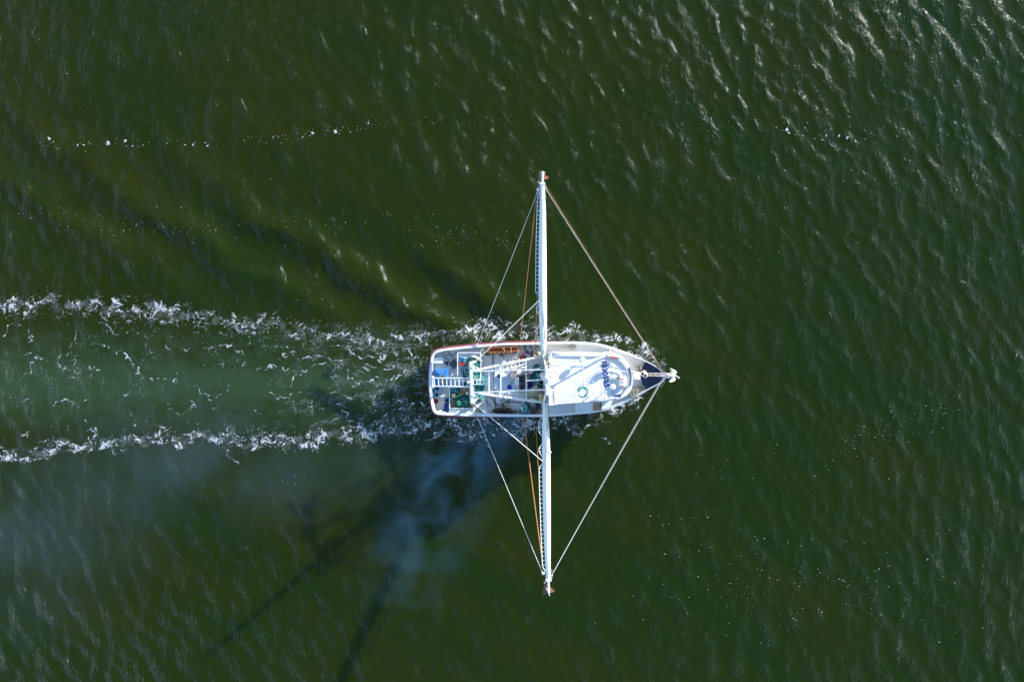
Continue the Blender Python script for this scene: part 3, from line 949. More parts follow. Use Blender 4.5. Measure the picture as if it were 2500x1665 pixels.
# ------------------------------------------------------------------ mast, crosstree, gallows
MX = W(1333, 926, 8).x; MY = W(1333, 926, 8).y
k = MB(); k.tube([(MX, MY, 1.2), (MX, MY, 9), (MX + .05, MY, 12.6)], [0.27, 0.25, 0.16], 14); mast = k.build("mast", WHITE, T)
k = MB(); k.tube([W(1333, 893, 8.3), W(1335, 965, 8.3)], 0.13, 10); k.tube([W(1341, 900, 8.1), W(1342, 955, 8.1)], 0.05, 8)
for py in (899, 912, 938, 951): k.rod(W(1334, py, 8.3), W(1341.5, py, 8.1), 0.04, 6)
k.build("crosstree", WHITE, mast)
k = MB(); k.box((MX + .25, MY, 12.0), (.5, .06, .06)); k.build("lamp_bracket", WHITE, mast)
k = MB(); k.box((MX, MY, 11.4), (.12, 1.9, .09)); k.build("spreader", WHITE, mast)
k = MB(); k.lathe([(0.02, -.35), (.10, -.33), (.11, .3), (.04, .36)], W(1350.5, 907, 8.9), 12, Matrix.Rotation(R(86), 3, 'Y')); k.build("loudhailer", STAINED, mast)
for a, b, r in ((W(1345, 941, 8.5), W(1354, 941.5, 8.6), .02), (W(1343, 944, 8.6), W(1357, 951.5, 8.9), .03), (W(1343, 925, 8.5), W(1352, 922, 8.8), .015), (W(1341, 868, 8.2), W(1345, 857, 8.4), .03), (W(1326, 858, 8.2), W(1333, 864, 8.1), .035)):
    k = MB(); k.rod(a, b, r, 6); k.build("lamp_arm", DARKGREY, mast)
rr = random.Random(9)
# blocks, shackles and falls hanging in a bunch from the crosstree
for i in range(22):
    py = 896 + 68 * rr.random()
    p = W(1334 + rr.uniform(-5, 9), py, 8.0 + rr.uniform(-.5, .3))
    k = MB()
    k.lathe([(0.03, -.06), (.09, -.05), (.10, 0), (.09, .05), (.03, .06)], p, 10, Matrix.Rotation(rr.uniform(0, 3), 3, 'X') @ Matrix.Rotation(rr.uniform(0, 1.5), 3, 'Y'))
    k.rod(p, p + Vector((rr.uniform(-.05, .05), rr.uniform(-.05, .05), .3)), 0.02, 5)
    k.build("pulley_block", rr.choice([GALV, STAINED, RUSTY_WHITE, MACH, GALV]), mast)
for i in range(14):
    a = W(1332 + rr.uniform(-4, 8), 893 + 75 * rr.random(), 8.1)
    b = W(1330 + rr.uniform(-4, 12), 893 + 75 * rr.random(), rr.uniform(3, 7))
    c = (a + b) / 2 + Vector((rr.uniform(-.2, .2), rr.uniform(-.2, .2), -.2))
    k = MB(); k.tube(curve_pts([a, c, b], 5), rr.choice([.012, .016, .022]), 5); k.build("running_line", rr.choice([WIRE, BEIGE, GALV, STAINED]), mast)
# fore legs of the mast
k = MB(); k.tube([W(1339, 902.5, 8.2), W(1422, 886.5, 7.1), W(1478, 870, HR + .05)], [.075, .07, .06], 8); k.build("mast_leg", WHITE, mast)
k = MB(); k.tube([W(1341, 951.5, 8.2), W(1426, 963, 7.1), W(1482, 970.7, HR + .05)], [.075, .07, .06], 8); k.build("mast_leg", WHITE, mast)
k = MB(); k.rod(W(1422.5, 886.5, 7.15), W(1426.5, 963.5, 7.15), .035, 8); k.build("crossbar", RUSTY_WHITE, mast)
# side posts and braces that carry the outriggers
HEEL = [W(1329, 868, 4.2), W(1330, 988, 4.2)]
for hp, top in zip(HEEL, (W(1332.5, 895, 7.9), W(1331, 962, 7.9))):
    k = MB(); k.rod((hp.x, hp.y, 1.2), (hp.x, hp.y, 4.35), .13, 10); k.box((hp.x, hp.y, 4.25), (.42, .34, .3), bev=.04); k.build("outrigger_post", WHITE, T)
    k = MB(); k.rod((hp.x - .1, hp.y, 4.3), top, .075, 10); k.build("brace", WHITE, mast)
# gallows boom over the aft deck
G = MB()
ga, gb = W(1148.5, 886.5, 6.3), W(1151.5, 984, 6.3)
G.rod(ga, gb, .135, 12)
for (x0, y0) in ((1153, 897), (1155, 966)):
    G.ball(W(x0, y0, 6.3), .2, 10, 8)
GAL = G.build("gallows_frame", WHITE, T)
for p in (ga, gb):
    k = MB(); k.tube([p, (p.x + .25, p.y, 1.3)], [.10, .10], 10); k.build("leg", WHITE, GAL)
def member(a, b, r, name="strut", n=8):
    k = MB(); k.rod(a, b, r, n); return k.build(name, WHITE, GAL)
member(W(1158, 904.5, 6.3), W(1318, 871, 4.1), .085, "diagonal_brace", 10)
member(W(1158, 959, 6.3), W(1321, 982, 4.1), .085, "diagonal_brace", 10)
for (x0, y0, x1, y1) in ((1150, 907, 1329, 902.5), (1150, 958.5, 1329, 951.2)):
    member(W(x0, y0, 6.25), W(x1, y1, 8.15), .05, "top_rail")
def ztop(px): return 6.25 + (px - 1150) / 179.0 * 1.9
member(W(1193.5, 907, ztop(1193)), W(1193.5, 956, ztop(1193)), .055, "cross_bar")
member(W(1222, 893, 5.7), W(1222, 964, 5.7), .055, "cross_bar")
member(W(1283.5, 880, 4.7), W(1285.5, 974, 4.7), .04, "cross_bar")
member(W(1285, 930, 5.9), W(1328, 926.5, 6.4), .04, "cross_bar")
# gussets where braces meet
for (x, y) in ((1231, 885), (1194, 961)):
    k = MB(); k.prism([W(x - 6, y, 5.6), W(x + 6, y + (1 if y > 900 else -1), 5.6), W(x + 3, y - 4, 5.6), W(x - 3, y - 4, 5.6)], [W(x - 6, y, 5.7), W(x + 6, y + (1 if y > 900 else -1), 5.7), W(x + 3, y - 4, 5.7), W(x - 3, y - 4, 5.7)]); k.build("gusset", WHITE, GAL)
for (x, y, s_) in ((1163, 899, -1), (1163, 964, 1)):
    k = MB(); k.prism([W(1149, y, 6.22), W(1149, y + 9 * s_ * -1, 6.22), W(1172, y + 5 * s_ * -1, 6.22)], [W(1149, y, 6.30), W(1149, y - 9 * s_, 6.30), W(1172, y - 5 * s_, 6.30)]); k.build("gusset", WHITE, GAL)
def ladder(a0, a1, b0, b1, n, r, rr_, name="ladder", skip0=0):
    k = MB(); k.rod(a0, a1, r, 7); k.rod(b0, b1, r, 7)
    for i in range(n):
        t = (i + .5) / n
        k.rod(a0.lerp(a1, t), b0.lerp(b1, t), rr_, 6)
    return k.build(name, WHITE, GAL)
ladder(W(1055, 923, 5.6), W(1146, 923.5, 6.25), W(1056, 943, 5.6), W(1146, 944, 6.25), 9, .05, .04)
member(W(1056, 920.5, 5.6), W(1056.5, 946, 5.6), .07, "end_bar")
for py in (921, 944.5):
    k = MB(); k.ball(W(1056.3, py, 5.6), .12); k.build("end_cap", WHITE, GAL)
ladder(W(1152, 927, 6.3), W(1192, 925.5, 6.6), W(1152, 939, 6.3), W(1192, 937, 6.6), 5, .04, .035)
# ladder rungs laid along the braces
for (x0, x1, ya, yb, yc_, yd, n) in ((1199, 1222, 897.5, 905.5, 892.5, 905, 3), (1223, 1283, 892, 904.5, 880, 889, 6), (1200, 1222, 957, 963, 957, 966, 3), (1224, 1266, 957, 967, 961, 974, 6)):
    h0 = 6.3 - (x0 - 1158) / 160 * 2.2; h1 = 6.3 - (x1 - 1158) / 160 * 2.2
    k = MB()
    for i in range(n):
        t = (i + .5) / n
        xx = x0 + (x1 - x0) * t
        h = h0 + (h1 - h0) * t
        k.rod(W(xx, ya + (yc_ - ya) * t, h), W(xx, yb + (yd - yb) * t, h), .03, 6)
    lo_ = (ya, yc_) if ya > 930 else (yb, yd)
    k.rod(W(x0, lo_[0], h0), W(x1, lo_[1], h1), .035, 6)
    k.build("ladder", WHITE, GAL)
k = MB(); k.ball(W(1142.5, 933.5, 6.5), .1); k.rod(W(1143, 933.5, 6.45), W(1152, 933.5, 6.45), .04); k.build("deck_light", CREAM, GAL)

def WB(px, py, h):      # booms rise from the heel at 4.3 m to 8.4 m at the tips
    return W(px, py, h if h < 4.3 else 4.3 + (h - 4.3) * 0.76)
# ------------------------------------------------------------------ outriggers
def outrigger(sg, prof, tip, ext, lad):
    """prof: (px, py, h, half width m) along the boom, heel to tip"""
    k = MB()
    k.tube([WB(a, b, h) for a, b, h, w in prof], [w for *_, w in prof], 4, twist=math.pi / 2 * 0)
    bo = k.build("outrigger_boom", WHITE, T, smooth=False)
    k = MB(); k.rod(WB(*tip), WB(*ext), .085, 10); k.box(WB(*tip), (.42, .16, .3)); k.build("boom_tip", WHITE, bo)
    def bh_(py):
        q = sorted(prof, key=lambda p: p[1])
        return float(np.interp(py, [p[1] for p in q], [p[2] for p in q]))
    for (poly, rungs) in lad:
        k = MB()
        k.tube([WB(a, b, bh_(b) + .05) for a, b in poly], .028, 6)
        for (xa, xb, y) in rungs:
            k.rod(WB(xa, y, bh_(y) + .05), WB(xb, y, bh_(y) + .02), .022, 6)
        k.build("boom_ladder", WHITE, bo)
    return bo
# port (towards the top of the photograph): heel first, heights rise outboard
pp = [(1329.5, 868, 4.3, .17), (1327, 843, 4.7, .26), (1326, 800, 5.3, .30), (1325, 740, 6.1, .325), (1324.5, 690, 6.7, .325), (1324.5, 600, 7.8, .30), (1325, 520, 8.8, .245), (1324.5, 475, 9.3, .19), (1324, 450, 9.6, .155)]
def lx(y): return float(np.interp(y, [470, 500, 600, 712], [1313, 1311.5, 1308.5, 1307.5]))
def bx_(y): return float(np.interp(y, [450, 520, 600, 690, 740, 800, 843], [1320, 1317.5, 1315.5, 1314.5, 1315, 1317, 1319]))
main = ([(1319, 470), (1313, 481)] + [(lx(y), y) for y in range(490, 713, 20)] + [(1308, 714), (1315, 722)], [(lx(y), bx_(y), y) for y in np.arange(484, 713, 10.4)])
t2 = ([(1317, 739), (1310, 750), (1310, 761), (1317, 769)], [(1310, 1316, 751), (1310, 1316, 761)])
t3 = ([(1318.5, 790), (1312, 800), (1311, 822), (1313, 830), (1318.5, 836)], [(1311.5, 1318, 801), (1311, 1318, 812), (1311, 1318, 823), (1313, 1318, 831)])
BOOM_P = outrigger(1, sorted(pp, key=lambda p: p[1]), (1324, 449, 9.62), (1324.6, 419, 9.95), [main, t2, t3])
ps = [(1330.5, 988, 4.3, .17), (1331.5, 1012, 4.7, .26), (1332.5, 1060, 5.4, .30), (1333.5, 1110, 6.0, .325), (1334, 1165, 6.7, .325), (1335, 1250, 7.8, .30), (1336.5, 1335, 8.8, .245), (1338, 1385, 9.3, .19), (1339, 1413, 9.6, .155)]
def lx2(y): return float(np.interp(y, [1140, 1200, 1300, 1380], [1316, 1317, 1320.5, 1324]))
def bx2(y): return float(np.interp(y, [1020, 1130, 1200, 1300, 1390], [1323, 1324.5, 1326, 1329, 1333]))
main = ([(1324.5, 1131), (1316.5, 1141)] + [(lx2(y), y) for y in range(1150, 1381, 20)] + [(1324.5, 1383), (1333, 1396)], [(lx2(y), bx2(y), y) for y in np.arange(1143, 1384, 10.7)])
t2 = ([(1322, 1018), (1315, 1031), (1315, 1053), (1322, 1064)], [(1315, 1322, 1032), (1315, 1322, 1042), (1315, 1322, 1053)])
t3 = ([(1323.5, 1083), (1316, 1094), (1316, 1102), (1323.5, 1115)], [(1316, 1323, 1094), (1316, 1323, 1101.5)])
BOOM_S = outrigger(-1, ps, (1339, 1415, 9.62), (1339.8, 1446, 9.95), [main, t2, t3])
k = MB(); k.ball(WB(1342.5, 1104, 6.2), .11); k.build("marker_lamp", DOME, BOOM_S)
# ropes running along the booms
k = MB(); k.tube(curve_pts([WB(1326, 724, 6.6), WB(1327, 770, 6.1), WB(1332, 835, 5.2), WB(1336, 885, 5.5)], 6), .03, 6); k.tube(curve_pts([WB(1324, 726, 6.5), WB(1326, 780, 6.0), WB(1333, 860, 5.1)], 6), .022, 6); k.build("topping_line", BEIGE, BOOM_P)
k = MB(); k.tube([WB(1337, 960, 6.3), WB(1338.5, 1010, 5.2), WB(1334.5, 1070, 5.9), WB(1332.5, 1122, 6.5)], .03, 6); k.tube([WB(1339, 965, 6.2), WB(1339.5, 1030, 5.5), WB(1334, 1118, 6.5)], .025, 6); k.build("topping_line", BEIGE, BOOM_S)
# wire clamps and shackles near the tips
def clutter(pts, par, seed):
    q = random.Random(seed)
    for (px, py, h) in pts:
        k = MB()
        p = WB(px, py, h)
        M_ = Matrix.Rotation(q.uniform(0, 3), 3, 'Z') @ Matrix.Rotation(q.uniform(-.5, .5), 3, 'X')
        k.tube([p + M_ @ Vector((math.cos(t) * .1, math.sin(t) * .065, 0)) for t in np.linspace(0, 5.5, 9)], .024, 6)
        k.build("shackle", q.choice([GALV, STAINED, RUSTY_WHITE, GALV]), par)
clutter([(1317, 458, 9.5), (1319, 462, 9.5), (1314, 465, 9.4), (1312, 472, 9.4), (1329, 452, 9.55), (1331, 458, 9.5), (1333, 464, 9.45), (1321, 452, 9.6)], BOOM_P, 1)
clutter([(1331, 1397, 9.4), (1328, 1400, 9.4), (1326, 1399, 9.4), (1346, 1393, 9.4), (1349, 1396, 9.4), (1347, 1403, 9.5), (1345, 1410, 9.55), (1343, 1415, 9.6), (1334, 1406, 9.5)], BOOM_S, 2)
k = MB(); k.ball(WB(1325.5, 1399, 9.35), .12); k.build("pulley_block", CREAM, BOOM_S)
k = MB(); k.ball(WB(1313.5, 463.5, 9.35), .12); k.build("pulley_block", STAINED, BOOM_P)

# standing rigging
def stay(a, b, r, m, sag=0.0, name="stay_wire"):
    k = MB()
    pts = []
    for t in np.linspace(0, 1, 12):
        p = a.lerp(b, float(t))
        pts.append(p - Vector((0, 0, sag * 4 * t * (1 - t))))
    k.tube(pts, r, 6)
    return k.build(name, m, T)
stay(WB(1314, 466, 9.45), WB(1165, 842, 2.4), .02, WIRE, .15)
stay(WB(1325, 1399, 9.45), WB(1164, 1014.5, 2.4), .022, WIRE, .15)
stay(WB(1308.5, 490, 9.1), WB(1268, 850, 2.2), .028, RROPE, .5, "trawl_warp")
stay(WB(1327, 1397, 9.3), WB(1277, 1010, 2.2), .045, RROPE, .5, "trawl_warp")
stay(WB(1311, 722, 6.6), WB(1306.5, 850, 2.2), .022, RROPE, .1, "trawl_warp")
stay(WB(1309.5, 1050, 3.0), WB(1316, 1180, 6.9), .022, RROPE, .3, "trawl_warp")
stay(WB(1331, 459, 9.5), WB(1612, 898, 4.0), .016, WIRE, .2)
stay(WB(1333, 455, 9.55), WB(1616, 900, 4.0), .014, RROPE, .25)
stay(WB(1347, 1404, 9.5), WB(1617, 929, 4.0), .016, WIRE, .2)
stay(WB(1350, 1398, 9.45), WB(1612, 932, 4.0), .013, WIRE, .25)
stay(WB(1324, 726, 6.5), W(1155, 889, 6.4), .03, WIRE, .05)
stay(WB(1325, 1126, 6.5), W(1153, 981, 6.4), .033, WIRE, .05)
stay(W(1155, 886, 6.4), WB(1140, 885, 2.4), .02, DARKGREY, 0)
stay(WB(1165, 842, 2.4), WB(1151, 873, 2.0), .015, DARKGREY, 0)
stay(W(1325, 894, 8.0), W(1284, 914, 4.6), .025, WIRE, .1)
for (a, b) in ((WB(1164.5, 841.5, 2.45), "p"), (WB(1163.5, 1014.5, 2.45), "s")):
    k = MB(); k.tube([a + Vector((math.cos(t) * .11, math.sin(t) * .08, 0)) for t in np.linspace(0, 5.6, 9)], .03, 6); k.build("shackle", RUSTY_WHITE, T)
# bollards, cleats, scuppers on the rail and deck
k = MB(); p = W(1075, 1007, 2.0); k.lathe([(.05, -.7), (.16, -.66), (.15, 0), (.21, .05), (.2, .12), (.05, .16)], p, 16); k.rod(p + Vector((.1, .0, .05)), p + Vector((.5, .03, .05)), .06); k.build("bollard", WHITE, T)
k = MB()
for dx in (-.22, 0, .22): k.box(W(1072, 858.6, 2.1) + Vector((dx, dx * .12, 0)), (.13, .2, .2), bev=.03)
k.rod(W(1065, 859.5, 2.2), W(1079, 857.5, 2.2), .045); k.build("mooring_bitts", WHITE, T)
k = MB(); p = W(1489, 853.5, 3.0); k.prism([p + Vector((-.1, -.12, 0)), p + Vector((.1, -.12, 0)), p + Vector((0.02, .16, 0)), p + Vector((-.02, .16, 0))], [p + Vector((-.02, -.1, .3)), p + Vector((.02, -.1, .3)), p + Vector((0.02, .1, .3)), p + Vector((-.02, .1, .3))]); k.build("chock", STAINED, T)
k = MB(); k.box(W(1379, 853.5, 2.62), (.86, .19, .05), rz=R(-1)); k.build("deck_grating", mat("grey_grating", (.27, .25, .235), .85, var=.2, scale=6), T)
# culling pens on the aft deck: low white coamings
def pen(px0, py0, px1, py1, h, floor, name):
    a, b = W(px0, py0, h), W(px1, py1, h)
    x0, x1 = a.x, b.x; y1, y0 = a.y, b.y
    k = MB()
    for (p, q) in (((x0, y0), (x1, y0)), ((x1, y0), (x1, y1)), ((x1, y1), (x0, y1)), ((x0, y1), (x0, y0))):
        k.rod((*p, h), (*q, h), .045, 8)
    for p in ((x0, y0), (x1, y0), (x0, y1), (x1, y1)): k.rod((*p, 1.25), (*p, h), .045, 8)
    f = k.build(name, WHITE, T)
    if floor:
        k = MB(); k.box(((x0 + x1) / 2, (y0 + y1) / 2, h - .42), (x1 - x0 - .1, y1 - y0 - .1, .04)); k.build("pen_floor", floor, f)
    return f
pen(1117, 861.5, 1173.5, 930, 2.15, None, "culling_pen")
k = MB(); a, b = W(1118, 863, 2.0), W(1172, 873, 2.0); k.box(((a.x + b.x) / 2, (a.y + b.y) / 2, 1.9), (b.x - a.x, a.y - b.y, .12)); k.build("pen_tray", LCYAN if False else ROOFP, T)
pen(1097.5, 945, 1156, 1009.5, 2.15, PLY, "culling_pen")
k = MB(); a, b = W(1098.5, 998, 2.05), W(1155, 1008.5, 2.05); k.box(((a.x + b.x) / 2, (a.y + b.y) / 2, 1.98), (b.x - a.x, a.y - b.y, .12)); k.build("pen_tray", ROOFP, T)
k = MB(); k.rod(W(1098, 997, 2.2), W(1156, 997.5, 2.2), .05); k.build("pen_rail", WHITE, T)
# ice-hold hatch and sorting table amidships
k = MB(); a, b = W(1206, 905.5, 1.75), W(1261, 951, 1.75); k.box(((a.x + b.x) / 2, (a.y + b.y) / 2, 1.5), (b.x - a.x, a.y - b.y, .55), bev=.04); ht = k.build("hold_hatch", mat("hatch_pale_blue", (.56, .61, .66), .55, var=.06, scale=2), T)
k = MB(); k.box(W(1218, 938, 1.80), (.10, .08, .05)); k.box(W(1216, 929, 1.79), (.02, .22, .02)); k.box(W(1219, 944, 1.79), (.2, .02, .02)); k.rod(W(1238, 946, 1.80), W(1252, 930, 1.80), .02); k.build("hatch_fitting", DARKGREY, ht)
# deck winch
wn_ = MB(); wn_.box(W(1275, 936, 1.6), (.9, 1.3, .6), bev=.04); win = wn_.build("trawl_winch", DECK, T)
for (x, y) in ((1272, 925.5), (1272, 948)):
    k = MB(); k.lathe([(.05, -.30), (.30, -.28), (.30, -.22), (.16, -.2), (.16, .2), (.30, .22), (.30, .28), (.05, .3)], W(x, y, 2.0), 16, Matrix.Rotation(R(90), 3, 'Y') @ Matrix.Rotation(R(90), 3, 'X')); k.build("drum", MACH, win)
k = MB()
for y in np.arange(917, 951, 3.4): k.box(W(1279.5, y, 2.0), (.22, .075, .5))
k.rod(W(1279.5, 915, 2.1), W(1279.5, 951, 2.1), .07); k.build("gypsy_rack", MACH, win)
k = MB(); k.box(W(1262, 930, 2.05), (.36, .7, .5), bev=.03); k.box(W(1267, 908, 2.0), (.4, .5, .5), rz=.5, bev=.03); k.build("hydraulic_box", STAINED, win)
k = MB()
for i in range(9):
    a = W(1240 + rr.uniform(0, 40), 890 + rr.uniform(0, 20), 2.0); b = a + Vector((rr.uniform(-.8, .8), rr.uniform(-.7, .7), rr.uniform(0, .6)))
    k.rod(a, b, rr.choice([.02, .03, .045]), 6)
k.build("lever", WHITE, win)
k = MB()
for i in range(16):
    p = W(1250 + rr.uniform(0, 20), 893 + rr.uniform(0, 30), 1.9)
    k.box(p, (rr.uniform(.05, .22), rr.uniform(.05, .2), rr.uniform(.1, .4)), rz=rr.random() * 3)
k.build("valve_block", RUSTY_WHITE, win)
# exhaust stack on the starboard side
k = MB(); p = W(1303, 974, 2.4); k.tube([(p.x, p.y, 1.2), (p.x, p.y, 3.2), (p.x - .2, p.y - .12, 3.5)], [.10, .10, .10], 10); k.build("exhaust_pipe", GALV, T)
# bow roller and windlass
k = MB()
for s_ in (-1, 1): k.rod(W(1574, 914.5 + s_ * 2.5, 4.0), W(1642, 915.5 + s_ * 3.2, 4.25), .05, 8)
for (x, dy) in ((1600, 2.6), (1618, 3), (1630, 3)): k.rod(W(x, 915 - dy, 4.1), W(x, 915 + dy, 4.1), .04, 6)
k.build("bow_roller", RUSTY_WHITE, T)
k = MB()
for (x, y) in ((1568.4, 912.5), (1575, 916.8)):
    k.lathe([(.02, -.2), (.17, -.2), (.15, -.02), (.21, .06), (.13, .12), (.12, .02), (.001, .01)], W(x, y, 4.15), 14)
k.rod(W(1572, 903, 4.1), W(1571, 918, 4.1), .06); k.box(W(1572, 913, 3.8), (.5, .36, .3), rz=.5, bev=.03); k.build("windlass", RUSTY_WHITE, T)
k = MB(); k.lathe([(.02, 0), (.09, 0), (.09, .03), (.001, .03)], W(1568.4, 912.5, 4.2), 12); k.lathe([(.02, 0), (.10, 0), (.10, .03), (.001, .03)], W(1575, 916.8, 4.2), 12); k.build("windlass_bore", BLACK, T)
k = MB()
for t in np.linspace(0, 1, 30):
    p = W(1603 + 22 * t, 893.5 + 15 * t, 4.15 + .05 * math.sin(t * 30)); k.ball(p, .06, 6, 4)
for t in np.linspace(0, 1, 24):
    p = W(1613 + 9 * t, 944 - 14 * t + 3 * math.sin(t * 9), 4.05); k.ball(p, .07, 6, 4)
k.build("bow_chain", MACH, T)
# ================================================================== LOOSE THINGS ON THE BOAT
def single(k, name, m, label, cat, group=None, **kw):
    """one-mesh thing with its origin at the base"""
    c = sum(k.v, Vector()) / len(k.v)
    z = min(v.z for v in k.v)
    o = Vector((c.x, c.y, z))
    k.v = [v - o for v in k.v]
    ob = k.build(name, m, None, **kw)
    ob.location = o
    return tag(ob, label, cat, group)

# ---- anchor hung in the bow roller
A = empty("anchor", W(1646, 915, 4.2), "pale rust streaked anchor with two pointed flukes hung at the bow roller", "anchor")
k = MB(); k.rod(W(1628, 914.5, 4.35), W(1648, 916.5, 4.1), .055, 8); k.box(W(1645, 915.5, 4.12), (.26, .3, .16), rz=.1, bev=.03); k.build("shank", STAINED, A)
for (tip, root, wd) in (((1636.5, 899, 4.0), (1652.5, 911, 3.9), .115), ((1633.5, 932.5, 4.0), (1649, 922, 3.9), .19)):
    a, b = W(*tip), W(*root)
    d = (b - a); n_ = Vector((-d.y, d.x, 0)).normalized()
    k = MB()
    outl = [a, a.lerp(b, .25) + n_ * wd * .6, a.lerp(b, .6) + n_ * wd, a.lerp(b, .9) + n_ * wd * .75, b, a.lerp(b, .9) - n_ * wd * .75, a.lerp(b, .6) - n_ * wd, a.lerp(b, .25) - n_ * wd * .6]
    k.prism([p - Vector((0, 0, .05)) for p in outl], [p + Vector((0, 0, .03)) for p in outl])
    k.build("fluke", STAINED, A)
k = MB(); k.rod(W(1636, 906.5, 3.95), W(1657, 922.5, 3.95), .05, 8); k.ball(W(1657, 922.5, 3.95), .08); k.build("stock", RUSTY_WHITE, A)

# ---- rusty paravanes hung under the boom tips
def paravane(c, s_, h, label):
    P_ = empty("paravane", WB(*c, h), label, "stabiliser", "rusty stabilisers hung at the boom tips")
    def wing(pts, name="wing"):
        k = MB(); q = [WB(px, py, hh) for px, py, hh in pts]
        k.prism([p - Vector((0, 0, .03)) for p in q], q); return k.build(name, RUST, P_, smooth=False)
    return P_, wing
P1, wing = paravane((1323, 432), 1, 8.9, "dark rusty triangular stabiliser hung at the tip of the far upper boom")
wing([(1317, 415.5, 9.3), (1321, 420, 9.2), (1322.5, 445, 9.0), (1314.5, 440, 8.6), (1314.8, 425, 8.7)])
wing([(1327, 424.5, 9.3), (1340.5, 433, 8.7), (1340, 435, 8.6), (1328, 440, 9.0)])
k = MB(); k.rod(WB(1328, 426, 9.3), WB(1330, 420, 9.35), .04); k.tube([WB(1317, 442, 8.8), WB(1313, 446.5, 8.8), WB(1312, 445, 8.8)], .05, 6); k.rod(WB(1324, 418, 9.8), WB(1324, 424, 9.2), .03, 6); k.build("lug", RUSTY_WHITE, P1)
P2, wing = paravane((1338, 1440), 1, 8.9, "orange brown triangular stabiliser hung at the tip of the near lower boom")
wing([(1331, 1422.5, 9.2), (1336, 1428, 9.1), (1336.5, 1436, 9.0), (1331, 1442, 8.7), (1325, 1444, 8.6)])
w2 = wing([(1325, 1444, 8.6), (1331, 1441, 8.7), (1338, 1446, 8.9), (1324.5, 1454, 8.5)]); w2.data.materials[0] = MACH
wing([(1342.5, 1432, 9.2), (1354.5, 1440.5, 8.8), (1354, 1443, 8.7), (1341.5, 1448, 9.0)])
k = MB(); k.rod(WB(1339, 1446, 9.2), WB(1341.5, 1453.5, 9.1), .045); k.ball(WB(1330, 1421.5, 9.2), .09); k.tube([WB(1334, 1434, 9.2), WB(1336, 1441, 9.2), WB(1339, 1443, 9.3)], .04, 6); k.rod(WB(1339.8, 1445, 9.8), WB(1339.5, 1440, 9.1), .03, 6); k.build("lug", RUSTY_WHITE, P2)

# ---- trawl doors
def trawl_door(x0, y0, x1, y1, n, z0, z1, m, label, seed):
    q = random.Random(seed)
    a = W((x0 + x1) / 2, (y0 + y1) / 2, 1.3)
    D = empty("trawl_door", a, label, "trawl door", "trawl doors stowed along the rails")
    ang = math.atan2(-(y1 - y0) * 0 , 1)
    for i in range(n):
        t = (i + .5) / n
        yy = y0 + (y1 - y0) * t
        k = MB()
        xa, xb = x0 + q.uniform(0, 6), x1 - q.uniform(0, 8)
        hz = z0 + (z1 - z0) * (0.35 + .65 * q.random())
        p, r_ = W(xa, yy + 1.6, hz), W(xb, yy - 1.6, hz)
        c = (p + r_) / 2
        L_ = (r_ - p).length
        k.box((c.x, c.y, (hz + 1.3) / 2), (L_, .058, hz - 1.3), rz=math.atan2(r_.y - p.y, r_.x - p.x))
        k.build("plank", m, D, smooth=False)
    k = MB()
    for xx in (x0 + 9, (x0 + x1) / 2 + 3, x1 - 10):
        k.rod(W(xx, y0 - .5, z1 + .05), W(xx + 1, y1 + .5, z1 + .02), .035, 6)
    k.build("iron_strap", RUST, D)
    k = MB(); k.rod(W(x0 + 4, y1 + 1, z0), W(x1 - 5, y1 - 1.5, z0), .07, 8); k.ball(W(x0 + 6, y1 + 2.5, z0 - .1), .2, 10, 6, (1.5, .7, .7)); k.build("shoe", MACH, D)
    return D
trawl_door(1184, 846.5, 1271, 861.5, 6, 1.6, 2.5, WOOD, "orange brown wooden trawl door stowed along the sunlit port rail", 1)
trawl_door(1203, 995, 1253, 1000.5, 2, 1.6, 2.2, WOODD, "dark trawl door lying inboard beside the starboard rail", 2)
trawl_door(1212, 1003, 1267, 1008, 2, 1.6, 2.0, WOODD, "dark trawl door with a paler edge tight against the starboard rail", 3)
# crossed rope lashings on the orange door
k = MB(); k.tube(curve_pts([W(1226, 849, 2.65), W(1232, 856, 2.7), W(1229, 862, 2.6), W(1237, 868, 1.9)], 5), .03, 6); k.tube(curve_pts([W(1248, 848, 2.65), W(1247, 855, 2.7), W(1249, 860, 2.65), W(1246, 864, 2.2)], 5), .03, 6); k.tube(curve_pts([W(1266, 850, 2.6), W(1262, 866, 2.6), W(1255, 884, 2.8)], 4), .035, 6)
single(k, "lashing_rope", BEIGE, "pale rope lashings looped over the orange brown trawl door", "rope")

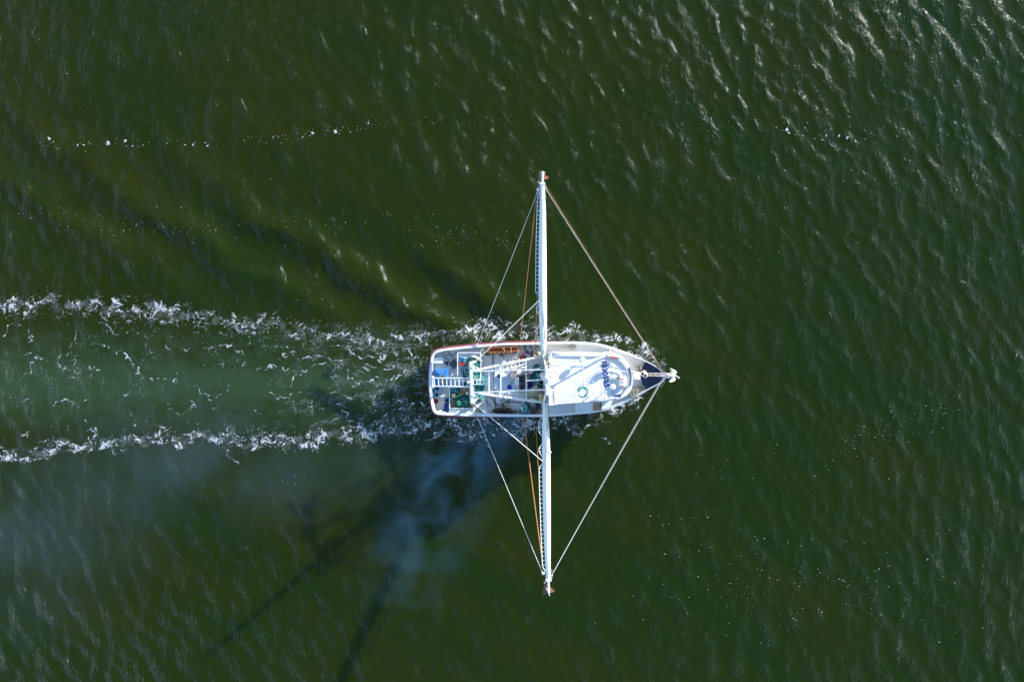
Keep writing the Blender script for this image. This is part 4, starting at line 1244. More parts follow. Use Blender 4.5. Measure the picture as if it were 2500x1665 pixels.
# ---- nets
def net_heap(name, outline, z0, hgt, m, label, seed, folds=6.0, cat="net", group=None):
    q = random.Random(seed)
    P_ = curve_pts([W(a, b, z0) for a, b in outline], 5, closed=True)
    c = sum(P_, Vector()) / len(P_)
    n = len(P_)
    rings = []
    for j in range(9):
        f = 1 - j / 8.0
        ring = []
        for p in P_:
            v = c + (p - c) * max(f, .02)
            e = float(fbm(np.array([v.x * 1.9 + seed]), np.array([v.y * 1.9]), seed, 3)[0])
            e2 = abs(float(gnoise(np.array([v.x * folds * .42 + 1.2 * e + seed]), np.array([v.y * folds * .4]), seed + 5)[0]))
            z = z0 + hgt * (1 - f ** 2.2) * (0.75 + .5 * e) - .55 * hgt * e2 * (1 if j else 0) + (0.05 if j else 0)
            ring.append(Vector((v.x, v.y, max(z, z0 - .02))))
        rings.append(ring)
    k = MB(); k.loft(rings, closed=True, capb=True)
    c0 = Vector((c.x, c.y, z0))
    N_ = empty(name, c0, label, cat, group)
    body = k.build("net_bundle", m, N_, angle=80)
    # loose strands and hanging lines
    k = MB()
    for i in range(7):
        a = P_[q.randrange(n)].lerp(c, q.random() * .6); b = P_[q.randrange(n)].lerp(c, q.random() * .7)
        mdl = (a + b) / 2 + Vector((q.uniform(-.2, .2), q.uniform(-.2, .2), 0))
        up = Vector((0, 0, hgt * .85))
        k.tube(curve_pts([a + up * .8, mdl + up * 1.12, b + up * .75], 5), .014, 5)
    k.build("net_line", YROPE if seed % 2 else LCYAN, N_)
    return N_
NG = "trawl nets heaped on the aft deck"
net_heap("trawl_net", [(1141, 902), (1150, 905), (1163, 906), (1177, 910), (1184, 922), (1183, 938), (1180, 953), (1165, 959), (1152, 957), (1140, 948), (1131, 935), (1130, 921), (1131, 908), (1133, 900)], 1.5, 1.1, TEAL, "dark teal trawl net heaped under the gallows ladder amidships of the stern", 3, group=NG)
net_heap("trawl_net", [(1301, 896), (1307, 889), (1316, 888), (1325, 892), (1325, 900), (1317, 903), (1308, 902), (1302, 902)], 1.3, 1.0, TEAL, "small round teal net bundle by the port side of the mast", 4, group=NG)
net_heap("trawl_net", [(1294, 915), (1305, 906), (1318, 904), (1325, 910), (1325, 925), (1326, 940), (1320, 948), (1310, 943), (1298, 935), (1294, 926)], 1.3, 1.1, TEAL, "large bright teal net heap beside the mast behind the winch", 6, group=NG)
net_heap("trawl_net", [(1282, 981), (1291, 983), (1294, 992), (1292, 1001), (1284, 1009), (1273, 1010), (1267, 1003), (1272, 994), (1278, 988)], 1.4, 1.3, TEAL, "teal net half veiled by exhaust smoke at the starboard rail", 8, group=NG)
net_heap("trawl_net", [(1099, 946), (1121, 946), (1123, 958), (1120, 968), (1108, 975), (1100, 972), (1098, 958)], 1.75, .45, TEALD, "flat dark teal net in the corner of the starboard culling pen", 10, group=NG)
net_heap("trawl_net", [(1153, 967), (1165, 962), (1178, 964), (1184, 972), (1176, 980), (1160, 978)], 1.4, .8, TEAL, "pale teal net end hanging under the starboard gallows brace", 12, group=NG)
net_heap("trawl_net", [(1128, 893), (1134, 888), (1138, 898), (1137, 912), (1129, 918), (1126, 905)], 1.4, .8, TEALD, "narrow dark net fold beside the port culling pen basket", 14, group=NG)
# green hooped net bag with cream floats
def hoop_bag(cx, cy, rx, ry, rot, z, label, ribs, mtl):
    c = W(cx, cy, z)
    H_ = empty("turtle_excluder", c, label, "net hoop", "green hooped excluder nets")
    M_ = Matrix.Rotation(rot, 3, 'Z')
    k = MB()
    rings = []
    for j in range(7):
        f = math.cos(j / 6 * math.pi / 2)
        rings.append([c + M_ @ Vector((rx * max(f, .03) * math.cos(a), ry * max(f, .03) * math.sin(a), .42 * math.sin(j / 6 * math.pi / 2) * (1 + .25 * math.sin(3 * a + j)) - .1)) for a in np.linspace(0, 2 * math.pi, 28, endpoint=False)])
    k.loft(rings, closed=True, capb=True); k.build("net_bag", mtl, H_, angle=80)
    k = MB(); k.tube([c + M_ @ Vector((rx * 1.02 * math.cos(a), ry * 1.02 * math.sin(a), .02)) for a in np.linspace(0, 2 * math.pi, 30, endpoint=False)], .035, 6, closed=True); k.build("hoop", TEALD, H_)
    k = MB()
    for i in range(ribs):
        t = -0.85 + 1.7 * (i + .5) / ribs
        w_ = math.sqrt(1 - t * t)
        pts = []
        for s_ in np.linspace(-1, 1, 9):
            q2 = (s_ * w_) ** 2 + t * t
            pts.append(c + M_ @ Vector((rx * s_ * w_, ry * t, .03 + .42 * math.sqrt(max(0, 1 - q2)) - .05)))
        k.tube(pts, .018, 5)
    k.build("bar", GREEN if mtl is not GREEN else TEALD, H_)
    return H_
H1 = hoop_bag(1155.5, 888.5, .56, .47, R(-25), 2.2, "light green hooped net bag with cream floats behind the port gallows end", 9, mat("light_green_net", (0.05, .29, .19), .85, var=.2, scale=7, col2=(.10, .42, .30), thresh=.55, bump=.02, bscale=30))
for (x, y, a) in ((1156.5, 871, 5), (1165, 875, -22), (1172.5, 880.5, -55)):
    k = MB(); k.lathe([(.02, -.18), (.10, -.16), (.12, 0), (.10, .16), (.02, .18)], W(x, y, 2.35), 12, Matrix.Rotation(R(a), 3, 'Z') @ Matrix.Rotation(R(90), 3, 'Y')); k.build("float", CREAM, H1)
k = MB(); k.rod(W(1151, 893, 2.75), W(1168, 899, 2.7), .05, 8); k.build("handle_bar", RUSTY_WHITE, H1)
H2 = hoop_bag(1131.5, 978, .74, .58, R(33), 2.05, "large dark green barred excluder grid leaning in the starboard culling pen", 11, GREEN)
k = MB(); p = W(1120, 984, 2.5)
k.tube([p + Vector((math.cos(t) * (.10 + .07 * math.sin(2.3 * t)), math.sin(t) * (.13 + .06 * math.cos(1.7 * t)), .05 * math.sin(3 * t))) for t in np.linspace(0, 15, 40)], .022, 5); k.tube([W(1115, 968, 2.5), W(1121, 965, 2.5), W(1130, 962.5, 2.5)], .03, 6); k.build("hoop_rope", mat("bright_green_rope", (.06, .42, .22), .8), H2)
# ---- dark teal triangular net corners near the port pen
k = MB()
for tri in ([(1128, 902), (1139, 903), (1137, 909), (1129, 909)], [(1126, 940), (1138, 938), (1139, 945), (1128, 945)]):
    q = [W(a, b, 1.75) for a, b in tri]; k.prism([p - Vector((0, 0, .3)) for p in q], q)
single(k, "folded_tarp", TEALD, "dark teal folded tarp corners poking out beside the gallows ladder", "tarp", smooth=False)

# ---- baskets, buckets, tubs
def basket(px, py, z, r, hh, m, mr, label, name="basket", fill=None, tilt=None, group="baskets and tubs on the stern deck", cat="basket"):
    B = empty(name, W(px, py, z), label, cat, group)
    o = W(px, py, z)
    M_ = tilt if tilt is not None else Matrix.Identity(3)
    k = MB(); k.lathe([(r * .78, 0), (r * .80, .01), (r * .98, hh), (r * .92, hh), (r * .74, .04), (.001, .04)], o, 24, M_); b_ = k.build("body", m, B, angle=50)
    k = MB(); k.tube([o + M_ @ Vector((math.cos(a) * r, math.sin(a) * r, hh)) for a in np.linspace(0, 2 * math.pi, 24, endpoint=False)], r * .12, 6, closed=True); k.build("rim", mr, B)
    if fill:
        k = MB(); q = random.Random(int(px))
        for i in range(16):
            k.ball(o + M_ @ Vector((q.uniform(-.55, .55) * r, q.uniform(-.55, .55) * r, hh * .45 + q.random() * hh * .25)), r * q.uniform(.14, .3), 7, 5)
        k.build("contents", fill, B)
    return B
basket(1065.5, 949, 1.3, .22, .42, CYAN, CYAN, "sky blue basket partly hidden behind its twin at the stern rail")
basket(1068.5, 948.5, 1.5, .215, .42, CYAN, LCYAN, "sky blue basket closest to the stern ladder, empty", fill=None)
basket(1067, 963, 1.4, .225, .42, LCYAN, LCYAN, "pale rimmed tub of teal netting between the blue basket and the pink one", fill=TEAL)
basket(1065.5, 978.5, 1.4, .205, .38, RED, PINK, "pinkish red basket on the stern deck", fill=mat("dark_red_catch", (.16, .03, .025), .6, var=.4, scale=9, col2=(.4, .2, .08), thresh=.66))
basket(1092.5, 976, 1.4, .195, .45, TEALD, CYAN, "dark teal basket with beige contents against the starboard pen", fill=BEIGE)
basket(1219.5, 919, 1.8, .215, .3, LCYAN, LCYAN, "pale round tub with dark contents on the hold hatch", fill=MACH, group=None)
basket(1129.5, 882, 1.75, .25, .5, CYAN, LCYAN, "ribbed pale blue basket tipped on its side with a red base", tilt=Matrix.Rotation(R(-105), 3, 'Z') @ Matrix.Rotation(R(-62), 3, 'Y'), group=None)
k = MB()
M_ = Matrix.Rotation(R(-105), 3, 'Z') @ Matrix.Rotation(R(-62), 3, 'Y')
o = W(1126.5, 889, 1.85)
tb = bpy.data.objects[[x.name for x in bpy.data.objects if x.name.startswith("basket") and x.parent is None][-1]]
k.lathe([(.02, -.03), (.24, -.03), (.25, .03), (.02, .04)], W(1127.5, 888.3, 1.9), 22, M_); k.build("base", RED, tb)
k = MB()
for q in (.1, .17, .24, .31, .38): k.tube([W(1129.5, 882, 1.75) + M_ @ Vector((math.cos(a) * (.215 + q * .08), math.sin(a) * (.215 + q * .08), q)) for a in np.linspace(0, 2 * math.pi, 20, endpoint=False)], .012, 5, closed=True)
k.build("rib", CYAN, tb)
# royal blue lid
k = MB(); k.lathe([(.02, 0), (.20, .0), (.205, .03), (.18, .05), (.05, .06), (.001, .06)], W(1244, 945, 1.8), 24); single(k, "round_lid", ROYAL, "round royal blue lid lying on the hold hatch", "lid")
# navy ribbed basket by the nets
B = basket(1292.5, 937.5, 1.35, .26, .55, ROYAL, BLUED, "deep navy blue tub wedged between the winch and teal nets", group=None)
# blue tote with a V-moulded lid
C_ = empty("insulated_tub", W(1077, 920, 1.25), "large blue insulated tub with a V moulded lid by the stern rail", "tub")
a, b = W(1059, 900.5, 2.0), W(1094.5, 942, 2.0)
cx_, cy_ = (a.x + b.x) / 2, (a.y + b.y) / 2; wx_, wy_ = b.x - a.x, a.y - b.y
k = MB(); k.box((cx_, cy_, 1.6), (wx_ - .08, wy_ - .08, .66), bev=.08); k.build("body", BLUE, C_)
k = MB(); k.box((cx_, cy_, 1.98), (wx_, wy_, .14), bev=.09); k.build("lid", BLUE, C_)
k = MB()
vpts = [W(1062.5, 902.5, 2.06), W(1063, 906, 2.06), W(1075, 917.5, 2.06), W(1079, 917.5, 2.06), W(1090.5, 905, 2.06), W(1091, 902, 2.06)]
k.tube(vpts, .022, 6); k.build("moulding", BLUED, C_)
# heap of pale rope on the tub
def tangle(name, cx, cy, z, r, n, rad, m, label, seed, cat="rope", el=1.0, zz=.3, group=None):
    q = random.Random(seed)
    c = W(cx, cy, z)
    k = MB()
    for i in range(n):
        pts = []
        a0 = q.random() * 6.28; rr_ = r * q.uniform(.35, 1); ox, oy = q.gauss(0, r * .25), q.gauss(0, r * .25)
        for t in np.linspace(0, 1, 7):
            a = a0 + t * q.uniform(3, 6)
            pts.append(c + Vector((ox + math.cos(a) * rr_ * (0.6 + .6 * q.random()), (oy + math.sin(a) * rr_ * (.6 + .6 * q.random())) * el, rad + q.random() * zz)))
        k.tube(curve_pts(pts, 4), rad, 5)
    return single(k, name, m, label, cat, group)
tangle("rope_heap", 1081.5, 925.5, 2.06, .30, 26, .022, mat("pale_green_rope", (.47, .47, .36), .9, var=.3, scale=9), "pale greenish rope heap on the blue tub under the stern ladder", 5)
tangle("rope_heap", 1086, 930, 2.06, .22, 12, .03, BEIGE, "brownish rope bundle beside the pale heap on the blue tub", 15)
tangle("rope_heap", 1225.5, 867.5, 1.4, .2, 24, .024, YROPE, "yellow green rope heap inboard of the orange trawl door", 6, el=.6)
tangle("rope_heap", 1239, 990, 2.2, .15, 20, .024, YROPE, "yellow rope knot on the dark starboard trawl door", 7)
tangle("rope_heap", 1251, 893.5, 2.3, .32, 22, .024, mat("pale_cream_rope", (.60, .54, .44), .9, var=.2, scale=9), "cream rope tangle over the port side of the winch", 8, el=.5)
tangle("rope_heap", 1254, 915, 2.0, .26, 18, .024, RUSTY_WHITE, "rust stained rope tangle beside the tall winch box", 9, el=1.4)
tangle("rope_heap", 1557, 896, 3.55, .26, 16, .022, BEIGE, "brown grey rope heap on the cream foredeck behind the navy bow", 10, el=1.2)
tangle("rope_heap", 1563, 912, 3.7, .20, 14, .026, DARKGREY, "dark rope tangle beside the windlass", 11, el=2.0)
tangle("rope_heap", 1339, 887, 7.9, .16, 18, .022, mat("straw_rope", (.50, .36, .22), .9, var=.3, scale=9), "straw brown rope coil hung on the port side of the mast head", 12)
tangle("rope_heap", 1133, 953, 2.0, .16, 8, .022, BEIGE, "tan rope loop beside the dark green excluder grid", 13)
tangle("rope_heap", 1110, 966, 2.2, .15, 10, .024, YROPE, "tan frayed rope on the flat net of the starboard pen", 14)
# cream floats lying about
def float_(px, py, z, r, label, a=0.0, el=1.0, m=CREAM):
    k = MB(); k.lathe([(.02, -r * el), (r * .75, -r * .8 * el), (r, 0), (r * .75, r * .8 * el), (.02, r * el)], W(px, py, z), 14, Matrix.Rotation(R(a), 3, 'Z') @ Matrix.Rotation(R(90), 3, 'Y'))
    return single(k, "net_float", m, label, "float", "net floats lying about")
float_(1178, 853.5, 2.1, .14, "long cream net float wedged nearest the port rail by the trawl door", 55, 2.2)
float_(1184, 856, 2.0, .12, "long cream net float touching the end of the orange trawl door", 60, 1.9)
BUO = mat("yellow_buoy", (.55, .40, .16), .5, var=.25, scale=6)
float_(1315.5, 864, 2.3, .2, "yellow float beside the port boom heel", 30, .9, BUO)
float_(1320, 967.5, 2.5, .22, "big yellow float by the starboard boom heel, above its twin", 20, .8, BUO)
float_(1321.5, 977, 2.5, .22, "big yellow float by the starboard boom heel, below its twin", 80, 1.0, BUO)
float_(1140, 960.5, 2.3, .13, "small cream float beside the orange brown rope near the gallows", 0, 1.0)
float_(1304, 978.5, 2.6, .12, "white oval float just inboard of the starboard brace, closer to the mast", 20, 1.3, DOME)
float_(1296, 977, 2.5, .12, "white oval float just inboard of the starboard brace, further from the mast", 20, 1.3, DOME)
float_(1274, 996.2, 2.7, .09, "white ball float on the smoke veiled teal net", 0, 1, DOME)
# orange brown net rope in starboard pen
tangle("rope_heap", 1129, 958, 2.05, .24, 16, .03, mat("orange_brown_rope", (.30, .14, .04), .9, var=.4, scale=9), "orange brown rope heap above the dark green excluder grid", 16, el=.5)
# ---- rope coils
def coil(name, cx, cy, z, rx, ry, rot, turns, rad, m, label, seed, spread=.35, cat="rope coil"):
    q = random.Random(seed)
    c = W(cx, cy, z)
    M_ = Matrix.Rotation(R(rot), 3, 'Z')
    k = MB()
    for i in range(turns):
        f = 1 - spread * i / max(1, turns - 1)
        jx, jy = q.gauss(0, rx * .04), q.gauss(0, ry * .05)
        pts = [c + M_ @ Vector((jx + rx * f * (1 + q.gauss(0, .02)) * math.copysign(abs(math.cos(a)) ** .8, math.cos(a)), jy + ry * f * (1 + q.gauss(0, .03)) * math.copysign(abs(math.sin(a)) ** .8, math.sin(a)), rad + (i % 4) * rad * 1.2)) for a in np.linspace(0, 2 * math.pi, 26, endpoint=False)]
        k.tube(pts, rad, 6, closed=True)
    return single(k, name, m, label, cat)
coil("rope_coil", 1555.5, 955.5, 3.42, .82, .42, 26, 13, .034, BEIGE, "large flat oval coil of beige rope on the starboard foredeck", 1, .95)
coil("rope_coil", 1397.5, 847, 2.45, .27, .24, 0, 5, .022, BEIGE, "round brown rope coil on the port side deck beside the deckhouse", 2, .5)
coil("rope_coil", 1422.8, 957, 7.1, .40, .42, 0, 7, .026, mat("green_hose", (.06, .30, .22), .5, var=.3, scale=5, col2=(.28, .52, .44), thresh=.58), "green hose ring hung from the crossbar over the roof", 3, .22, cat="hose")
k = MB()
k.tube(curve_pts([W(1335, 847.5, 2.45), W(1349, 847, 2.45), W(1358, 842, 2.5), (W(1364, 839.5, 2.5)), W(1361, 845, 2.5), W(1350, 843, 2.5), W(1354, 849, 2.5), W(1372, 845.5, 2.5), W(1381, 841, 2.5), W(1386, 849, 2.5), W(1393, 852, 2.5)], 6), .022, 6)
single(k, "loose_rope", BEIGE, "loose beige rope snaking along the port side deck", "rope")
# ---- hoses and cables
def hose(pts, z, r, m, label, name="hose", cat="hose"):
    k = MB()
    for pl in pts: k.tube(curve_pts([W(a, b, z + (c if len(t) > 2 else 0)) for t in pl for a, b, c in [(t[0], t[1], t[2] if len(t) > 2 else 0)]], 6), r, 6)
    return single(k, name, m, label, cat)
hose([[(1096, 879), (1089, 874), (1082.5, 868), (1081.5, 861), (1086, 857), (1094, 858), (1099, 864), (1104, 872), (1109, 879), (1112, 890)], [(1115, 862), (1106, 866), (1096, 866), (1087, 868)]], 1.33, .026, DARKGREY, "thin dark hose looping over the deck of the port quarter")
tangle("hose_tangle", 1091.5, 886, 1.33, .18, 8, .022, DARKGREY, "small grey cable tangle beside the white box on the port quarter", 21, cat="cable")
tangle("hose_tangle", 1108, 889, 1.33, .28, 22, .026, mat("grey_mixed_gear", (.13, .13, .14), .7, var=.4, scale=9, col2=(.42, .40, .38), thresh=.62), "dense dark tangle of gear and hose against the port culling pen", 22, cat="cable", el=1.3)
hose([[(1290, 863), (1283, 855), (1281, 847), (1284, 841), (1290, 840), (1295, 844), (1298.5, 850)], [(1281, 850), (1284, 856), (1291, 860), (1296, 866), (1299, 868), (1303, 866)], [(1283, 848), (1282, 843), (1287, 839.5), (1294, 843), (1299, 851)]], 1.4, .05, BLACK, "thick black hose looped on the deck behind the bending person")
hose([[(1306, 850), (1311, 846), (1312, 839)], [(1307, 853), (1311, 848), (1318, 848)]], 1.6, .035, DARKGREY, "short dark line by the port boom heel")
hose([[(1177, 969), (1190, 966), (1200, 971), (1208, 983), (1218, 989), (1227, 991), (1237, 989), (1241, 980), (1237, 976), (1229, 974.5), (1224, 979), (1225, 985), (1228, 991)], [(1239, 978), (1247, 973.5), (1252, 976)], [(1158, 978), (1157, 985), (1162, 994), (1171, 1003), (1183, 1011)], [(1229, 990), (1230, 984), (1237, 980.5), (1239, 975)], [(1241, 985), (1246, 981), (1258, 982), (1275, 983)]], 1.4, .038, BLACK, "long black hose snaking over the starboard aft deck")
hose([[(1183, 975), (1190, 985), (1196, 995), (1203, 1000)], [(1191, 970), (1189, 985), (1190, 995), (1198, 1005), (1205, 1010)], [(1176, 976), (1181, 982), (1172, 989)], [(1186, 975), (1200, 992)]], 1.33, .018, DARKGREY, "thin dark cables trailing aft of the starboard trawl doors", "cable_run", "cable")
hose([[(1240, 868), (1246, 880), (1252, 890)], [(1245, 871), (1256, 872), (1268, 878)], [(1239, 874), (1247, 888)], [(1249, 869), (1252, 880), (1250, 892)]], 1.9, .03, STAINED, "pale lines running from the port door to the winch", "line_run", "line")
# green / yellow bait line on starboard side
hose([[(1152, 977), (1168, 972.5), (1184, 968)], [(1154, 976), (1170, 974), (1186, 967.5)]], 2.3, .04, RUSTY_WHITE, "rust streaked wire pair hanging off the starboard gallows end", "wire_pair", "wire")
# ---- boxes and sheets
X = empty("white_box", W(1070, 880, 1.25), "white lidded box on the port quarter", "cool box")  # lidded box standing in for a plain white square on the deck
a, b = W(1060, 873, 1.75), W(1081, 887, 1.75)
k = MB(); k.box(((a.x + b.x) / 2, (a.y + b.y) / 2, 1.50), (b.x - a.x - .04, a.y - b.y - .04, .46), bev=.03); k.build("body", DOME, X)
k = MB(); k.box(((a.x + b.x) / 2, (a.y + b.y) / 2, 1.78), (b.x - a.x, a.y - b.y, .1), bev=.03); k.build("lid", DOME, X)
X = empty("plastic_crate", W(1089, 996, 1.25), "tall navy blue crate at the starboard quarter", "crate")
q4 = [W(1085.5, 985, 1.9), W(1097, 985, 1.9), W(1096.5, 1009, 1.9), W(1082, 1008, 1.9)]
k = MB(); k.prism(atz(q4, 1.28), q4); k.build("body", BLUED, X)
k = MB(); k.tube([p + Vector((0, 0, .02)) for p in q4], .03, 6, closed=True); k.build("rim", mat("blue_rim", (.02, .07, .22), .5), X)
k = MB(); k.box(W(1457, 992.5, 3.6), (.60, .66, .05), rz=R(1)); pw = single(k, "plywood_sheet", PLY, "brown plywood sheet lying on the white starboard locker", "board", smooth=False)
k = MB(); k.box(W(1467.5, 992.5, 3.66), (.07, .68, .14), rz=R(3)); single(k, "batten", BLACK, "black batten along the edge of the plywood sheet", "batten", smooth=False)
k = MB()
q5 = curve_pts([W(1310, 941, 2.4), W(1318, 952, 2.35), W(1325, 962, 2.2), (W(1322, 972, 1.9)), W(1300, 974, 1.8), W(1287, 972, 1.7), W(1289, 955, 2.1), W(1297, 948, 2.25)], 3, closed=True)
c5 = W(1306, 958, 2.6)
rings = [[Vector((p.x, p.y, 1.3)) for p in q5], q5, [p.lerp(c5, .5) + Vector((0, 0, .06 * math.sin(i * 1.7))) for i, p in enumerate(q5)], [p.lerp(c5, .97) for p in q5]]
k.loft(rings, closed=True, capb=True); single(k, "canvas_cover", TAN, "tan canvas cover over gear between the mast and winch", "tarpaulin", angle=60)
k = MB(); k.box(W(1288, 913, 1.8), (.3, .5, .6), rz=.2, bev=.04)
for i in range(6): k.ball(W(1286 + (i % 3) * 2.2, 909 + (i // 3) * 6, 2.1), .11, 7, 5)
single(k, "gear_sack", mat("brick_red_sack", (.30, .11, .09), .85, var=.4, scale=9, col2=(.45, .25, .2), thresh=.6, bump=.02), "brick red sack of gear between winch and teal net", "sack")
X = empty("fish_box", W(1297, 1003, 1.3), "dark rusty open fish box at the starboard rail near the boom", "box")
k = MB(); k.box(W(1297, 1002.5, 1.75), (.36, .6, .8), rz=R(14)); k.build("body", MACH, X)
k = MB(); k.rod(W(1293, 1001, 2.2), W(1295, 1010, 2.2), .03); k.box(W(1298.5, 1003.5, 2.18), (.12, .34, .04), rz=R(14)); k.build("edge", WOODD, X)
hose([[(1302, 992), (1308, 1000), (1316, 1008)], [(1304, 1004), (1310, 998), (1318, 1002)], [(1302, 1010), (1309, 1005), (1316, 996)], [(1300, 996), (1307, 1008), (1318, 1012)]], 1.5, .03, DARKGREY, "grey lines criss-crossing below the starboard boom heel", "line_run", "line")
k = MB(); k.box(W(1313.5, 990.5, 1.8), (.42, .5, .6), bev=.04); k.box(W(1312, 996, 2.0), (.3, .2, .3), rz=.6); single(k, "black_tub", BLACK, "black tub at the foot of the starboard boom heel", "tub")
k = MB(); k.box(W(1236, 974.5, 1.9), (.28, .14, .1), rz=-.05, bev=.02); single(k, "white_block", CREAM, "small cream block beside the black hose loop on the starboard deck", "block")
k = MB(); k.box(W(1118, 1005, 2.16), (.36, .14, .04), rz=.4); k.box(W(1143, 1005.5, 2.14), (.45, .2, .03), rz=.25); single(k, "white_offcut", DOME, "white board offcuts on the starboard pen tray", "offcut", smooth=False)
# ---- red can with a spout
X = empty("fuel_can", W(1275, 871, 1.27), "red plastic fuel can with a curved spout on the port deck", "can")
k = MB(); k.box(W(1273.6, 872, 1.55), (.26, .34, .5), rz=R(-18), bev=.07); k.build("body", RED, X)
k = MB(); k.tube(curve_pts([W(1276, 867, 1.85), W(1278, 863.5, 1.95), W(1282, 861.5, 1.95), W(1285.5, 862, 1.9)], 4), [.06] * 8 + [.05] * 4 + [.04], 8); k.build("spout", PINK, X)
k = MB(); k.tube([W(1273, 868, 1.85), W(1275, 870, 1.95), W(1275.5, 874, 1.85)], .03, 6); k.build("handle", RED, X)
coil("hose_ring", 1281, 872, 1.3, .1, .1, 0, 3, .025, BLACK, "little black hose ring beside the red can", 31, .5, cat="hose")

# ================================================================== PERSON
def person():
    base = W(1300.5, 858.5, 1.27)
    Pn = empty("person", base, "person in dark navy clothes bending forward by the port boom heel", "person")
    f = Vector((0.30, -0.95, 0)).normalized()          # facing inboard
    r = Vector((f.y, -f.x, 0)); r.normalize()          # right hand side
    up = Vector((0, 0, 1))
    def P(a, b, c): return base + f * a + r * b + up * c      # forward, right, up
    V, E, RD = [], [], []
    def add(p, rad, par=None):
        V.append(p); RD.append(rad)
        if par is not None: E.append((par, len(V) - 1))
        return len(V) - 1
    pel = add(P(-.10, 0, .90), (.155, .125))
    wa = add(P(-.01, 0, 1.06), (.15, .115), pel)
    ch = add(P(.14, 0, 1.24), (.175, .13), wa)
    sh = add(P(.23, 0, 1.36), (.13, .11), ch)
    nk = add(P(.28, 0, 1.44), (.06, .06), sh)
    hd0 = add(P(.32, 0, 1.52), (.075, .08), nk)
    hd1 = add(P(.36, 0, 1.60), (.086, .10), hd0)
    hd2 = add(P(.37, 0, 1.68), (.075, .085), hd1)
    hands = []
    for s, pts in ((1, [(.22, .21, 1.34), (.38, .26, 1.14), (.56, .20, 1.00), (.63, .18, .96)]), (-1, [(.22, -.21, 1.34), (.30, -.30, 1.08), (.44, -.30, .92), (.51, -.29, .87)])):
        a = add(P(*pts[0]), (.068, .068), sh)
        b = add(P(*pts[1]), (.05, .05), a)
        c = add(P(*pts[2]), (.034, .034), b)
        d = add(P(*pts[3]), (.036, .022), c)
        hands.append((P(*pts[2]), P(*pts[3]), s))
    for s, fx in ((1, .10), (-1, -.12)):
        hp = add(P(-.09, s * .10, .84), (.095, .10), pel)
        kn = add(P(.06 + fx * .5, s * .13, .47), (.062, .066), hp)
        an = add(P(-.03 + fx, s * .13, .10), (.042, .045), kn)
        fo_ = add(P(.12 + fx, s * .15, .045), (.045, .032), an)
    me = bpy.data.meshes.new("body")
    o0 = base
    me.from_pydata([tuple(v - o0) for v in V], E, [])
    ob = bpy.data.objects.new("body", me)
    COL.objects.link(ob); ob.parent = Pn
    sk = ob.modifiers.new("skin", 'SKIN'); sk.use_smooth_shade = True
    for i, d in enumerate(me.skin_vertices[0].data):
        d.radius = RD[i]; d.use_root = (i == 0)
    ss = ob.modifiers.new("sub", 'SUBSURF'); ss.levels = 2; ss.render_levels = 2
    bpy.context.view_layer.update()
    ev = ob.evaluated_get(bpy.context.evaluated_depsgraph_get())
    m2 = bpy.data.meshes.new_from_object(ev)
    ob.modifiers.clear(); ob.data = m2; m2.name = "body"
    m2.materials.clear()
    for m in (CLOTH, SKIN, TROUS, BOOT): m2.materials.append(m)
    hc = P(.35, 0, 1.58) - o0
    for p in m2.polygons:
        c = p.center
        if c.z > 1.455 and (c - hc).length < .25: p.material_index = 1
        elif c.z < .30: p.material_index = 3
        elif c.z < .90 and (c - (P(.1, 0, .9) - o0)).length < 2 and min((c - (h[1] - o0)).length for h in hands) > .25: p.material_index = 2
        if min((c - (h[1] - o0)).length for h in hands) < .09: p.material_index = 1
        p.use_smooth = True
    # face, ears and thin hair
    k = MB(); k.ball(P(.455, 0, 1.585), .018, 8, 6, (1, 1, 1.6)); k.build("nose", SKIN, Pn)
    k = MB(); [k.ball(P(.36, s * .094, 1.59), .026, 8, 6, (.6, 1, 1.3)) for s in (-1, 1)]; k.build("ears", SKIN, Pn)
    k = MB(); [k.ball(P(.443, s * .034, 1.612), .011, 8, 6) for s in (-1, 1)]; k.build("eyes", BLACK, Pn)
    k = MB(); k.ball(P(.447, 0, 1.54), .02, 8, 4, (.4, 1.0, .35)); k.build("mouth", PINK, Pn)
    k = MB()
    rings = []
    hcw = P(.345, 0, 1.635)
    for j in range(5):
        f_ = j / 4 * 1.15
        rings.append([hcw + (f * math.cos(a) * .108 + r * math.sin(a) * .098) * max(math.cos(f_), .03) + up * (.104 * math.sin(f_)) - f * .01 for a in np.linspace(0, 2 * math.pi, 18, endpoint=False)])
    k.loft(rings, closed=True, capb=True); k.build("hair", HAIR, Pn)
    # hands: palm, four fingers, thumb
    for w_, e_, s in hands:
        d = (e_ - w_).normalized()
        sd = d.cross(up).normalized() * s
        nn = sd.cross(d).normalized() * s
        k = MB()
        k.tube([e_ - d * .02, e_ + d * .03, e_ + d * .075], [.026, .037, .036], 8)
        for i, (off, ln) in enumerate(((-.03, .060), (-.01, .072), (.01, .068), (.029, .052))):
            b_ = e_ + d * .075 + sd * off
            k.tube([b_, b_ + d * ln * .5 - nn * .008, b_ + d * ln * .9 - nn * .03], [.0095, .009, .007], 6)
        b_ = e_ + d * .02 + sd * -.034
        k.tube([b_, b_ + d * .03 - sd * .022, b_ + d * .06 - sd * .026], [.012, .0105, .008], 6)
        k.build("hand", SKIN, Pn)
    return Pn
person()
